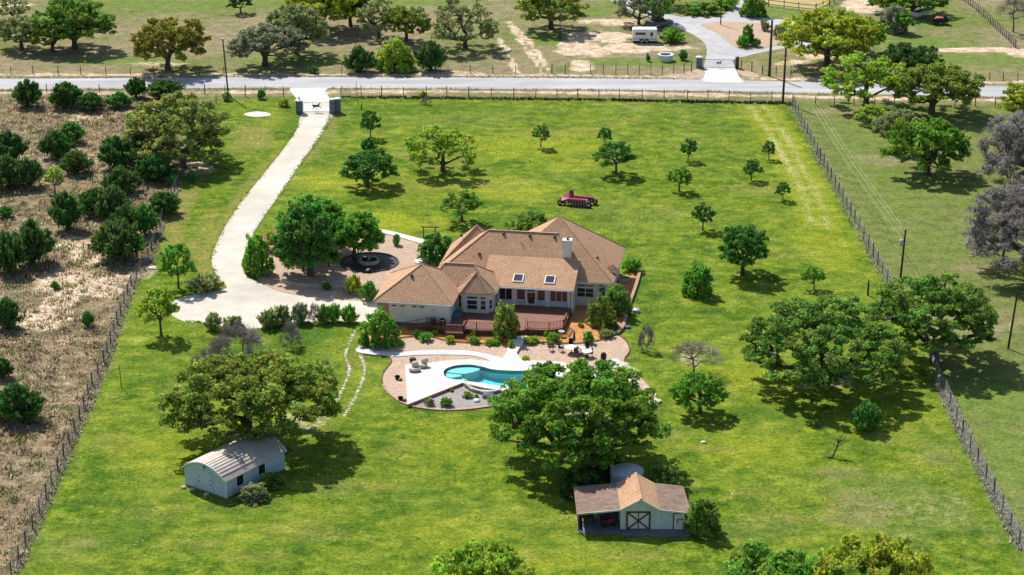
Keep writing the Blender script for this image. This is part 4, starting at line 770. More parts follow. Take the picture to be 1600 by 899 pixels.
for a in [
 ('oak', 34, 78, 25, 95, 'greyg', 'grey green oak at the far corner of the pasture, first of the oak cluster', gA), ('oak', 82, 80, 30, 90, 'olive', 'middle oak of the cluster in the far pasture, yellowish crown', gA),
 ('oak', 117, 76, -2, 130, 'mid', 'tallest oak of the cluster in the far pasture, reaching out towards the lone oak', gA), ('thin', 20, 30, -8, 60, 'greyg', 'grey scrubby tree behind the pasture oak cluster', gA),
 ('oak', 262, 108, 28, 122, 'brownolive', 'lone brownish olive oak close to the road', gA), ('oak', 414, 103, 38, 128, 'grey', 'wide greyish oak with low limbs behind the street pole', gA),
 ('oak', 462, 84, 10, 95, 'greyg', 'grey green oak just behind the wide greyish oak', gA), ('orch', 376, 21, -8, 42, 'dark', 'small dark tree alone at the top of the pasture', gA),
 ('oak', 505, 48, -25, 120, 'yellow', 'yellow green oak in the dense grove at the top of the pasture', gA), ('oak', 548, 42, -28, 80, 'dark', 'dark tree in the dense grove at the top of the pasture', gA),
 ('thin', 592, 59, -2, 78, 'greyg', 'leaning thin grey oak between grove and round yellow green oak', gA), ('oak', 635, 64, 10, 80, 'olive', 'round yellow green oak behind the three roadside shrubs', gA),
 ('thin', 727, 75, -2, 118, 'greyg', 'sparse wide oak with its limbs showing beside the tyre tracks', gA), ('oak', 861, 45, -18, 108, 'olive', 'spreading oak above the bare sandy yard', gA),
 ('thin', 998, 38, -12, 78, 'grey', 'grey oak standing right behind the white trailer', gA), ('thin', 1022, 37, -22, 62, 'bright', 'bright green oak beside the parked dark vehicle', gA),
 ('jun', 562, 112, 73, 48, 'dark', 'dark green shrub by the road, first of three in a row', gA), ('round', 616, 110, 63, 62, 'lime', 'bright lime green shrub, middle of three by the road', gA), ('jun', 673, 110, 66, 50, 'dark', 'dark rounded shrub by the road, last of three next to the lime one', gA),
 ('oak', 1292, 104, 17, 158, 'yellow', 'biggest bright yellow green oak beside the neighbour driveway', gA), ('oak', 1352, 84, 28, 70, 'lime', 'second trunked green oak joined to the biggest bright oak', gA), ('oak', 1420, 122, 68, 105, 'dark', 'low dark grey green oak behind the roadside oaks', gE),
 ('thin', 1353, 166, 84, 138, 'lime', 'yellow green oak in front of the road by the corner post', gE), ('oak', 1455, 176, 100, 138, 'olive', 'olive green oak in front of the road with a thick dark trunk', gE),
 ('orch', 1358, 193, 163, 56, 'lime', 'small flat lime green tree under the yellow green oak', gE), ('oak', 1402, 232, 172, 82, 'greyg', 'dull grey green oak behind the green paddock oak', gE), ('oak', 1449, 273, 188, 134, 'green', 'green paddock oak casting a dappled shadow', gE),
 ('oak', 1605, 190, 130, 110, 'yellow', 'yellow oak cut by the picture edge near the road', gE), ('bigbare', 1618, 296, 172, 180, 'twiggrey', 'leafless grey oak behind the other one at the edge of the paddock', gE), ('bigbare', 1612, 428, 284, 215, 'twiggrey', 'leafless grey oak with sprawling limbs at the edge of the paddock', gE),
 ('bare', 1583, 50, -8, 60, 'bark', 'leafless grey tree beyond the far corner fence', gA), ('round', 1178, 25, -6, 44, 'green', 'round green tree beside the neighbour front walk', gA), ('round', 1397, 50, 8, 44, 'grey', 'small grey tree beside the pale green sapling', gA), ('orch', 1412, 53, 20, 34, 'bright', 'pale green sapling near the parked boat', gA),
 ('oak', 1425, 22, -22, 100, 'green', 'dark green spreading tree shading the parked boat', gA), ('oak', 1385, 20, -14, 60, 'green', 'green tree at the end of the dirt lane', gA), ('thin', 1030, 10, -34, 70, 'dark', 'dark tree at the very top beside the far driveway', gA),
 ('round', 1168, 70, 40, 24, 'mid', 'small leafy tree on the neighbour gravel island', gA), ('bush', 1160, 74, 56, 20, 'bright', 'round green shrub in front of the island tree', gA, 'shrub'), ('bush', 1181, 73, 60, 15, 'mid', 'smaller dark shrub beside the island tree', gA, 'shrub'),
 ('bush', 1194, 48, 31, 18, 'grey', 'grey green shrub at the island edge nearer the house drive', gA, 'shrub'), ('bush', 1218, 60, 38, 24, 'greyg', 'bluish shrub on the island by the biggest bright oak', gA, 'shrub'),
 ('bush', 1012, 96, 84, 8, 'deep', 'tiny dark green plant west of the white stock tub', gA, 'shrub'), ('bush', 1068, 94, 78, 14, 'deep', 'dark little shrub between stock tub and driveway', gA, 'shrub'), ('bush', 1048, 65, 44, 40, 'green', 'green shrub in the shade behind the white trailer', gA, 'shrub'),
 ('bush', 490, 114, 102, 16, 'deep', 'little dark shrub on the verge beside the wide greyish oak', gA, 'shrub'),
 ('bush', 1100, 20, 2, 60, 'mid', 'low dark hedge shrub by the neighbour lawn', gA, 'shrub'), ('bush', 1135, 12, -6, 50, 'green', 'low green hedge shrub beside the neighbour path', gA, 'shrub'),
 ('orch', 579, 215, 173, 34, 'deep', 'upright dark young tree nearest the gate', gB), ('bush', 576, 237, 216, 26, 'deep', 'small dark bush just below the upright young tree', gB, 'shrub'), ('oak', 574, 291, 236, 96, 'deep', 'dark green rounded tree between the driveway and the lime oak', gB, 'lawn_tree'),
 ('thin', 692, 268, 196, 120, 'lime', 'broad lime green oak in the middle of the front lawn', gB, 'lawn_tree'), ('orch', 722, 346, 296, 70, 'green', 'vase shaped tree on the lawn just behind the house', gB), ('round', 830, 368, 330, 74, 'mid', 'olive bushy tree half hidden by the house roof', gB),
 ('orch', 845, 230, 193, 30, 'mid', 'slim dark sapling alone in the middle of the front lawn', gB), ('orch', 945, 226, 200, 25, 'deep', 'small tree just behind the wide flat one', gB), ('orch', 963, 271, 220, 68, 'deep', 'wide flat crowned dark tree on the front lawn', gB),
 ('orch', 1075, 252, 218, 34, 'deep', 'young tree with a round shadow, uphill of the leaning one', gB), ('orch', 1201, 249, 221, 22, 'deep', 'smallest tree beside the worn track', gB), ('orch', 1174, 282, 249, 32, 'deep', 'young tree next to a dry patch by the worn track', gB), ('orch', 1061, 298, 260, 42, 'green', 'young tree leaning east between two round ones', gB),
 ('orch', 1223, 313, 285, 26, 'deep', 'palm like small tree closest to the worn track', gB), ('orch', 1098, 360, 317, 40, 'deep', 'blue green young tree uphill of the big dark lawn tree', gB), ('oak', 1160, 430, 352, 98, 'deep', 'big dark lawn tree on the east side of the house', gB, 'lawn_tree'),
 ('round', 1090, 459, 410, 56, 'bright', 'bushy green shrub below the big dark lawn tree', gB, 'shrub'), ('orch', 1272, 452, 416, 40, 'bright', 'small bright tree at the edge of the broad live oak', gB), ('bare', 1084, 585, 530, 88, 'bark', 'leafless vase shaped tree on the east lawn'), ('oak', 1094, 645, 584, 84, 'bright', 'dense green tree in front of the leafless one', None, 'lawn_tree'),
 ('jun', 1353, 672, 629, 44, 'deep', 'solitary dark green shrub on the east lawn', None, 'shrub'), ('barebush', 1010, 547, 507, 30, 'bark', 'small twiggy shrub on lawn beside the patio'),
 ('round', 404, 427, 370, 54, 'bright', 'small green tree at the bend where the driveway meets the garden', gD), ('round', 682, 406, 364, 54, 'deep', 'dense round dark tree at the front corner of the house', gD), ('round', 790, 529, 473, 44, 'olive', 'yellow green tree beside the deck steps', gD), ('round', 592, 538, 486, 66, 'bright', 'rounded green tree at the garage end of the mulch bed', gD),
 ('round', 938, 508, 462, 50, 'olive', 'loose airy tree in front of the east bay window', gD), ('round', 965, 492, 443, 46, 'mid', 'rounded olive tree against the east wall', gD), ('bush', 986, 424, 402, 32, 'bright', 'low bright hedge at the back corner of the house', gD, 'shrub'),
 ('orch', 279, 450, 381, 58, 'bright', 'bright green upright tree left of the driveway apron', gD), ('orch', 252, 524, 447, 68, 'lime', 'lime green slender tree on the lawn by the brushland fence', gD), ('barebush', 455, 541, 501, 38, 'bark', 'reddish budding little tree in the hedge lawn', gD), ('barebush', 508, 592, 562, 26, 'bark', 'wispy leafless sapling in a stone ring', gD),
 ('barebush', 372, 570, 502, 104, 'bark', 'large tangled grey bare thicket above the shed oak', gD), ('barebush', 325, 590, 545, 60, 'bark', 'lower grey brown bare shrub at the edge of the thicket', gD), ('bush', 322, 455, 428, 56, 'greyg', 'grey green hedge shrub at the drive apron corner', gD, 'shrub'),
 ('bush', 335, 515, 489, 32, 'greyg', 'olive shrub, first of the pair above the bare thicket', gG, 'shrub'), ('bush', 366, 518, 494, 34, 'greyg', 'olive shrub, second of the pair above the bare thicket', gG, 'shrub'), ('bush', 416, 512, 484, 30, 'greyg', 'grey green hedge shrub at the driveway end of the hedge row', gG, 'shrub'), ('bush', 440, 508, 478, 36, 'greyg', 'tall grey green hedge shrub, second of the hedge row', gG, 'shrub'),
 ('bush', 470, 505, 474, 30, 'grey', 'greyish hedge shrub in the middle of the row', gG, 'shrub'), ('barebush', 492, 503, 474, 26, 'bark', 'bare pinkish twiggy shrub within the hedge row', gG), ('bush', 506, 504, 477, 26, 'mid', 'green hedge shrub next to the bare pinkish one', gG, 'shrub'), ('bush', 524, 503, 475, 24, 'bright', 'fresh green hedge shrub, last but one towards the garage', gG, 'shrub'), ('bush', 546, 504, 477, 28, 'bright', 'fresh green hedge shrub closest to the garage', gG, 'shrub'),
 ('bush', 575, 470, 440, 30, 'deep', 'dark rounded shrub by the corner of the garage roof', gD, 'shrub'), ('bush', 553, 458, 430, 30, 'yellow', 'yellow green shrub beside the stone garden boulder', gD, 'shrub'), ('bush', 620, 384, 366, 14, 'mid', 'thin dark shrub along the white front walk', gD, 'shrub'), ('bush', 425, 385, 362, 26, 'yellow', 'yellowish shrub at the driveway edge of the garden', gD, 'shrub'), ('bush', 510, 453, 440, 14, 'deep', 'small shrub at the foot of the low stone wall', gD, 'shrub'),
 ('round', 1036, 770, 724, 66, 'mid', 'leafy dark shrub between the water tank and barn roof', None, 'shrub'), ('round', 1100, 834, 780, 56, 'mid', 'tall rounded shrub against the east end of the barn', None, 'shrub'), ('round', 906, 776, 726, 66, 'dark', 'very dark shrub in the oak shade behind the lean to', None, 'shrub'),
 ('round', 396, 779, 754, 50, 'greyg', 'blue green shrub beneath the shed windows', None, 'shrub'), ('round', 426, 760, 736, 44, 'mid', 'dark shrub against the far end of the shed', None, 'shrub'), ('round', 945, 745, 700, 60, 'dark', 'dark undergrowth at the foot of the patio oak', None, 'shrub'),
 ('oak', 752, 985, 851, 165, 'lime', 'light green treetop rising from the bottom edge below the barn lawn'), ('oak', 1214, 1035, 849, 300, 'green', 'dark green oak top at the bottom edge beside a yellowish one'), ('oak', 1366, 1005, 841, 200, 'yellow', 'yellowish oak top at the bottom edge'),
 ('bush', 445, 166, 154, 20, 'yellow', 'yellow flowering shrub by the gate pillar', None, 'shrub'), ('bush', 408, 155, 140, 14, 'deep', 'small dark shrub at the roadside fence near gate', None, 'shrub'), ('bush', 355, 157, 144, 16, 'greyg', 'small grey green shrub at the foot of the street pole', None, 'shrub'), ('barebush', 666, 163, 150, 16, 'bark', 'tiny bare shrub inside the roadside fence'), ('bush', 661, 152, 142, 12, 'yellow', 'yellow green weed clump at the roadside fence', None, 'shrub'),
]:
    T(*a[:7], *(a[7:8] or ()), nm=a[8] if len(a) > 8 else None)
for a in [
 (44, 167, 127, 50, 'alone nearest the road on the brushland'), (103, 167, 130, 50, 'second along the road edge of the brushland'), (144, 172, 146, 42, 'lighter low one beside the road edge junipers'), (186, 168, 144, 40, 'squat one between the road and the grey oak'), (213, 152, 122, 34, 'upright spiky one by the road behind the grey oak'), (258, 152, 124, 56, 'broad one by the road behind the grey oak'),
 (18, 252, 206, 60, 'at the picture edge above the twin dark ones'), (90, 246, 206, 52, 'round dark one in front of the bluish pointed one'), (113, 222, 192, 42, 'bluish pointed one on the grey slope'), (14, 292, 244, 60, 'cut by the edge beside the thin pale tree'), (46, 292, 248, 44, 'next to the thin pale tree on its west side'), (121, 271, 236, 44, 'compact one above the sandy wash'),
 (186, 262, 214, 66, 'wide pointed one under the grey oak'), (220, 250, 208, 60, 'dark one in the shade of the grey oak'), (243, 282, 242, 60, 'rounded bright one in front of the grey oak'), (191, 300, 260, 56, 'round one between the wash and grey oak'), (270, 290, 273, 18, 'tiny one by the fence below the grey oak'), (257, 334, 300, 52, 'open branching one close to the fence'),
 (107, 358, 302, 54, 'tall oval one at the sandy wash'), (150, 334, 296, 56, 'low one joining the oval and the round pair'), (180, 350, 294, 54, 'dull green one behind the round pair'), (196, 368, 323, 50, 'upper west one of the round pair'), (226, 366, 320, 48, 'upper east one of the round pair by the fence'), (187, 405, 346, 72, 'largest round one beside the fence bend'),
 (50, 412, 347, 70, 'tall part of the biggest clump beside the lime outcrop'), (14, 425, 366, 62, 'lower part of the biggest clump at the picture edge'), (12, 512, 468, 48, 'round one at the edge below the lime outcrop'), (30, 655, 598, 80, 'largest one at the lower edge of the brushland'), (4, 590, 560, 32, 'small bright one above the lowest juniper'), (138, 510, 487, 18, 'very small one alone on the dry slope'), (9, 340, 322, 28, 'small yellowish one at the picture edge'), (86, 452, 440, 12, 'tiny tuft in the lime outcrop'), (300, 285, 268, 14, 'little one against the fence post below grey oak')]:
    x, y, top, w, l = a; T('jun', x, y, top, w, 'deep' if w <= 30 else random.choice(('cedar', 'cedar', 'dark', 'deep', 'juniper2')), 'juniper, ' + l, gC)
T('orch', 86, 302, 260, 34, 'lime', 'thin pale green tree with a bare trunk on the brushland', gC)
for i, a in enumerate([(652, 528, 516, 12, 'deep', 'round dark shrub at the garage end of the ramp'), (665, 533, 519, 24, 'bright', 'green spreading shrub below the ramp landing'), (679, 524, 516, 14, 'yellow', 'small yellowish shrub under the ramp rail'), (703, 536, 524, 17, 'yellow', 'golden shrub at the first curve of the bed edging'), (741, 525, 516, 14, 'yellow', 'golden low shrub against the deck skirt'), (742, 537, 525, 17, 'bright', 'bright shrub in front of the golden low one'), (774, 525, 516, 10, 'lime', 'tiny lime shrub beside the steps tree'), (770, 538, 528, 26, 'bright', 'wide grassy shrub left of the steps tree'), (798, 546, 533, 14, 'olive', 'shrub at the foot of the steps tree'),
   (829, 536, 524, 24, 'lime', 'airy shrub just right of the steps'), (853, 526, 517, 10, 'lime', 'tiny round shrub below the deck corner'), (864, 534, 519, 22, 'bright', 'bright green bushy plant by the white bird bath'), (907, 512, 504, 12, 'yellow', 'small golden ball shrub on the upper bed'), (929, 513, 503, 14, 'olive', 'olive ball shrub beneath the loose airy tree'), (920, 536, 518, 20, 'bright', 'little bright cypress with a dark shadow at bed edge'), (947, 512, 503, 16, 'lime', 'lime low plant between ball shrubs'), (960, 516, 502, 15, 'deep', 'dark clipped ball at the stone kerb'), (947, 528, 514, 26, 'greyg', 'purplish grey low shrub at the bed corner'), (862, 541, 533, 14, 'olive', 'brownish tuft at the bed edging'), (848, 538, 533, 6, 'olive', 'tiny brown tuft at the bed edging'),
   (672, 633, 622, 18, 'greyg', 'spiky grey green agave shrub in the grey gravel'), (697, 635, 621, 20, 'mid', 'feathery green shrub in the grey gravel'), (730, 621, 612, 18, 'olive', 'round olive cushion plant in the grey gravel'), (745, 622, 616, 7, 'olive', 'little tuft beside the white rock in the gravel'), (706, 613, 609, 8, 'olive', 'small dry tuft by the deck edging in the gravel'), (822, 566, 556, 18, 'yellow', 'yellowish shrub at the far side of the pool')]):
    T('bush', *a, gF, nm='shrub')
# ---------------------------------------------------------------- barn with its lean-tos
def frame_at(px, py, z=0.0, ang=0.0):
    p = G(px, py, z); return Vector((p.x, p.y, 0))
b0 = G(969, 829); bA = math.atan2((G(1085, 829) - b0).y, (G(1085, 829) - b0).x)
barn = empty('barn', b0, bA, 'small pale blue barn with brown X braced door and open lean to', 'barn')
def bx(px, z, py=829):                                  # distance along the barn front
    p = G(px, py, z) ; k = b0.y / p.y; return p.x * k - b0.x
BD = 5.3; xl = -3.95; xr = 6.35; x1 = 3.55; xp = 1.85
zo, zb_, zp, zr = 1.95, 2.35, 3.35, 2.05
def sheet(b, pts, t=.12):
    v = [Vector(p) for p in pts]; n = len(v); b.add([tuple(p) for p in v] + [(p.x, p.y, p.z - t) for p in v], [tuple(range(n)), tuple(range(n, 2 * n))[::-1]] + [(i, n + i, n + (i + 1) % n, (i + 1) % n) for i in range(n)])
F_ = -.45
b = MB(); sheet(b, [(xl - .1, F_ - .1, zo), (-.05, F_, zb_), (-.15, BD, zb_), (xl - .25, BD, zo)]); b.build('lean_to_roof', M['shingle2'], barn)
b = MB(); sheet(b, [(-.05, F_, zb_ + .01), (xp, F_ + .12, zp), (xp - .2, BD + .1, zp), (-.15, BD, zb_ + .01)]); sheet(b, [(xp, F_ + .12, zp), (x1 + .05, F_, zb_ + .01), (x1 - .1, BD, zb_ + .01), (xp - .2, BD + .1, zp)]); mr = b.build('main_roof', M['shingle'], barn)
b = MB(); b.bar((xp, F_ + .1, zp + .03), (xp - .2, BD + .1, zp + .03), .25, .05); b.build('ridge_cap', M['shingle'], mr)
b = MB(); sheet(b, [(x1 + .05, F_, zb_), (xr - .3, F_, zr), (xr + .1, F_ + 1.2, zr), (xr - .2, BD, zr), (x1 - .1, BD, zb_)]); b.build('side_roof', M['shingle2'], barn)
tr = MB(); tr.bar((xl - .1, F_ - .06, zo - .08), (-.05, F_ + .0, zb_ - .07), .05, .16); tr.bar((-.05, F_, zb_ - .07), (xp, F_ + .12, zp - .07), .05, .16); tr.bar((xp, F_ + .12, zp - .07), (x1 + .05, F_, zb_ - .07), .05, .16); tr.bar((x1 + .05, F_, zb_ - .07), (xr - .3, F_, zr - .07), .05, .16); tr.build('fascia', M['white'], barn)
b = MB(); b.add([(0, 0, .1), (x1, 0, .1), (x1, 0, zb_ - .12), (xp, 0, zp - .16), (0, 0, zb_ - .12), (0, .15, .1), (x1, .15, .1), (x1, .15, zb_ - .12), (xp, .15, zp - .16), (0, .15, zb_ - .12)], [(0, 1, 2, 3, 4), (9, 8, 7, 6, 5), (0, 5, 6, 1), (1, 6, 7, 2), (2, 7, 8, 3), (3, 8, 9, 4), (4, 9, 5, 0)])
b.build('front_wall', M['barnwall'], barn)
b = MB(); b.box(0, .15, .15, BD - .3, 0, zb_ - .14); b.build('side_wall', M['barnwall'], barn); b = MB(); b.box(x1 + .01, xr - .45, .02, .16, .1, zr - .12); b.build('front_wall', M['barnwall'], barn)
b = MB(); b.box(xr - .6, xr - .45, .17, BD - .3, 0, zr - .14); b.build('side_wall', M['barnwall'], barn); b = MB(); b.box(xl, xr - .45, BD - .3, BD - .15, 0, zo - .12); b.build('back_wall', M['barnwall'], barn)
for k in range(1, 8):                                   # boards on the front, joints as battens
    x = x1 * k / 8; b = MB(); b.box(x - .02, x + .02, -.02, .0, .12, zb_ - .1 if not .5 < x < 2.7 else 2.1 if 0 else zb_ - .1); 
    if not .45 < x < 2.75: b.build('batten', M['barnwall'], barn)
for x in (x1 + .0,): b = MB(); b.box(x - .05, x + .05, -.03, -.005, .1, zb_ - .12); b.build('corner_board', M['white'], barn)
# double door with brown frame and crossed braces
dx0, dx1, dz0, dz1 = bx(978, 1.5), bx(1016, 1.5), .12, 1.98
b = MB(); b.box(dx0, dx1, -.05, -.02, dz0, dz1); dr = b.build('double_door', M['white'], barn)
b = MB(); w = .17
for x in (dx0, dx1 - w): b.box(x, x + w, -.09, -.052, dz0, dz1)
b.box(dx0 + w, dx1 - w, -.088, -.052, dz1 - w, dz1); b.box(dx0 + w, dx1 - w, -.088, -.052, dz0, dz0 + .1); b.build('door_frame', M['darkbrown'], dr)
b = MB(); b.bar((dx0 + w, -.075, dz0 + .1), (dx1 - w, -.075, dz1 - w), .03, .15); b.build('brace', M['darkbrown'], dr); b = MB(); b.bar((dx0 + w, -.082, dz1 - w), (dx1 - w, -.082, dz0 + .1), .03, .15); b.build('brace', M['darkbrown'], dr)
b = MB(); xm = (dx0 + dx1) / 2; b.box(xm - .04, xm + .04, -.10, -.07, dz0, dz1 - w); b.build('centre_stile', M['darkbrown'], dr)
sx0, sx1 = bx(1051, 1.3), bx(1071, 1.3)
b = MB(); b.box(sx0, sx1, -.03, .018, .12, 1.8); sd_ = b.build('side_door', M['white'], barn); b = MB(); b.box(sx0, sx0 + .1, -.06, -.032, .12, 1.8); b.box(sx1 - .1, sx1, -.06, -.032, .12, 1.8); b.box(sx0 + .1, sx1 - .1, -.06, -.032, 1.7, 1.8); b.build('door_frame', M['darkbrown'], sd_)
b = MB(); b.box(sx0 + .35, sx0 + .47, -.05, -.032, .75, 1.2); b.box(sx0 + .47, sx0 + .95, -.05, -.032, 1.08, 1.2); b.build('hinge', M['bluegrey'], sd_)
b = MB(); b.box(.05, xr + .1, -1.25, -.02, -.05, .12); b.build('ramp_platform', M['bluegrey'], barn)
for k in range(18): x = .15 + k * (xr - .1) / 18; b = MB(); b.box(x, x + .3, -1.27, -.04, .122, .14); b.build('plank', M['bluegrey'], barn)
for x, y in ((xl + .1, -.25), (xl + .1, 2.4), (-2.0, -.25)): b = MB(); b.box(x - .06, x + .06, y - .06, y + .06, 0, zo + .15 * (x > -3)); b.build('lean_to_post', M['darkbrown'], barn)
b = MB(); b.box(xl + .05, xl + .12, .2, BD - .3, 0, .9); b.build('half_wall', M['darkbrown'], barn)
b = MB(); b.box(xl, -.02, -.6, BD - .3, -.02, .07); b.build('lean_to_floor', M['bluegrey'], barn)
def prop(name, x, y, z, rz, label, cat): return empty(name, b0 + Vector((x * math.cos(bA) - y * math.sin(bA), x * math.sin(bA) + y * math.cos(bA), z)), bA + rz, label, cat)
t = prop('workbench', -3.0, 1.2, .07, 0, 'dark workbench inside the open lean to of the barn', 'workbench'); b = MB(); b.box(-.6, .6, -.3, .3, .75, .82); b.build('bench_top', M['iron'], t)
for sx in (-.52, .52):
    for sy in (-.22, .22): b = MB(); b.box(sx - .04, sx + .04, sy - .04, sy + .04, 0, .75); b.build('leg', M['iron'], t)
t = prop('garden_tractor', -1.15, .9, .07, .3, 'dull red lawn tractor parked inside the open lean to', 'tractor')
b = MB(); b.box(-.55, .1, -.25, .25, .3, .62); b.box(.1, .65, -.2, .2, .3, .72); b.build('body', M['redpaint'], t); b = MB(); b.box(-.42, -.05, -.2, .2, .62, .7); b.box(-.45, -.36, -.2, .2, .7, 1.0); b.build('seat', M['black'], t)
for x, r in ((-.35, .27), (.5, .18)):
    for y in (-.34, .34): b = MB(); b.tube((x, y - .08, r), (x, y + .08, r), r, n=12); b.build('wheel', M['rubber'], t)
b = MB(); b.tube((.02, 0, .7), (-.08, 0, .95), .02); b.lathe([(.14, 0), (.16, .015), (.14, .03)], (-.1, 0, .95), 10); b.build('steering_wheel', M['black'], t)
t = prop('storage_barrel', -2.1, 2.6, .07, 0, 'pale barrel at the back of the barn lean to', 'barrel'); b = MB(); b.lathe([(0, .85), (.28, .84), (.3, .6), (.31, .4), (.3, .2), (.27, 0)], (0, 0, 0), 14); b.build('body', M['stone'], t)

# ---------------------------------------------------------------- water tank
tp = G(979, 768); s_ = SY(772); tank = empty('water_tank', (tp.x, tp.y, 0), 0, 'round galvanised water tank with domed lid behind the barn roof', 'water tank')
b = MB(); b.lathe([(1.55, 0), (1.55, 2.2), (1.5, 2.22)], (0, 0, 0), 36); body = b.build('tank_wall', M['galv'], tank, smooth=False)
for k in range(6): b = MB(); b.lathe([(1.55, 0), (1.585, .03), (1.55, .06)], (0, 0, .2 + k * .35), 36); b.build('rib', M['galv'], tank)
b = MB(); b.lathe([(1.6, 2.2), (1.6, 2.26), (.5, 2.42), (0, 2.46)], (0, 0, 0), 36); b.build('lid', M['galv'], tank); b = MB(); b.lathe([(.32, 0), (.32, .12), (0, .14)], (-.5, -.6, 2.3), 14); b.build('hatch', M['galv'], tank)
b = MB(); b.tube((1.5, -.5, 1.7), (1.75, -.6, .1), .04); b.build('pipe', M['galv'], tank)

# ---------------------------------------------------------------- arched shed under the oak
sA, sB, sC = G(354, 780), G(297, 754), G(445.5, 733)
W_ = (sA - sB).length; L_ = (sC - sA).length; ang = math.atan2((sC - sA).y, (sC - sA).x)
shed = empty('arched_shed', sA, ang, 'white metal shed with an arched ribbed roof beneath the big oak', 'shed')   # x along the long side, y towards the far side
W_ = abs(-(sB - sA).x * math.sin(ang) + (sB - sA).y * math.cos(ang)); EH = 2.0; PH = 3.1
def arc(t):                                             # 0..1 across the width -> (y, z)
    return t * W_, EH + (PH - EH) * (math.sin(math.pi * t) ** .78)
def shedbox(y0, y1): pass
prof = [arc(i / 16) for i in range(17)]
for x, nm in ((.0, 'front_wall'), (L_ - .12, 'back_wall')):
    b = MB(); pts = [(0, .08)] + [(y, z - .05) for y, z in prof] + [(W_, .08)]; n = len(pts)
    b.add([(x, y, z) for y, z in pts] + [(x + .12, y, z) for y, z in pts], [tuple(range(n)), tuple(range(n, 2 * n))[::-1]] + [(i, n + i, n + (i + 1) % n, (i + 1) % n) for i in range(n)]); b.build(nm, M['shedwall'], shed)
for y in (0, W_ - .1): b = MB(); b.box(.12, L_ - .12, y, y + .1, .08, EH - .03); b.build('side_wall', M['shedwall'], shed)
for k in range(7): b = MB(); z = .3 + k * .25; b.box(.1, L_ - .1, -.02, .0, z, z + .03); b.build('siding_board', M['shedwall'], shed)
for k in range(8): b = MB(); z = .3 + k * .25; b.box(-.02, .0, .05, W_ - .05, z, z + .03); b.build('siding_board', M['shedwall'], shed)
OV = .22
for k in range(16):                                     # lapped roofing strips running the length of the shed
    (y0, z0), (y1, z1) = prof[k], prof[k + 1]; 
    if k == 0: y0 -= .18; z0 -= .12
    if k == 15: y1 += .18; z1 -= .12
    d = Vector((0, y1 - y0, z1 - z0)).normalized(); nn = Vector((0, -d.z, d.y)); lift = .055
    lo, hi = (lift, .0) if k < 8 else (.0, lift)
    a = Vector((-OV, y0, z0)) + nn * lo; c = Vector((-OV, y1, z1)) + nn * hi; X_ = Vector((L_ + 2 * OV, 0, 0)); th = -nn * .05
    v = [a, a + X_, c + X_, c, a + th, a + X_ + th, c + X_ + th, c + th]
    b = MB(); b.add([tuple(p) for p in v], [(0, 1, 2, 3), (7, 6, 5, 4), (0, 4, 5, 1), (1, 5, 6, 2), (2, 6, 7, 3), (3, 7, 4, 0)]); b.build('roof_panel', M['ribroof'], shed)
for x in (-OV, L_ + OV - .02):
    b = MB()
    for p, q in zip(prof, prof[1:]): b.bar((x - .02, p[0], p[1] - .02), (x - .02, q[0], q[1] - .02), .07, .12)
    b.build('roof_trim', M['white'], shed)
b = MB(); b.box(-.04, .06, -.05, .06, .05, EH); b.build('corner_board', M['white'], shed)
for x0 in (1.45, 4.55):
    b = MB()
    for q in ((x0 - .12, x0, .75, 1.75), (x0 + .95, x0 + 1.07, .75, 1.75), (x0 - .12, x0 + 1.07, 1.75, 1.86), (x0 - .12, x0 + 1.07, .65, .75)): b.box(q[0], q[1], -.06, -.021, q[2], q[3])
    w = b.build('window', M['white'], shed)
    for i in range(2):
        for j in range(2): g = MB(); g.box(x0 + i * .48 + .01, x0 + i * .48 + .46, -.05, -.02, .77 + j * .49, 1.23 + j * .49); g.build('pane', M['glass'], w)
b = MB(); yc = W_ * .5
b.box(-.05, -.022, yc - 1.0, yc + 1.0, .15, 2.2); dd = b.build('shed_door', M['shedwall'], shed)
for y in (yc - .75, yc + .75):
    for z in (.9, 1.35): g = MB(); g.box(-.08, -.045, y - .06, y + .06, z, z + .12); g.build('hinge', M['iron'], dd)
b = MB(); b.box(-.06, -.022, yc - .14, yc + .14, 2.45, 2.75); b.build('gable_vent', M['bluegrey'], shed)
b = MB(); b.box(0, L_, .05, W_ - .05, 0, .08); b.build('foundation', M['greystone'], shed)
for i, (x, y) in enumerate(((-.5, .4 * W_), (-.45, .75 * W_), (-.6, .93 * W_))): 
    q = Matrix.Rotation(ang, 3, 'Z') @ Vector((x, y, 0)) + sA; b = MB(); b.ico((0, 0, .08), .32, i, 1, .6); tag(b.build('flat_rock', M['stone'], None, q), ['small tan rock by the shed door', 'tan rock near the far corner of the shed front', 'tan rock at the outer corner of the shed front'][i], 'rock', 'rocks by the shed')
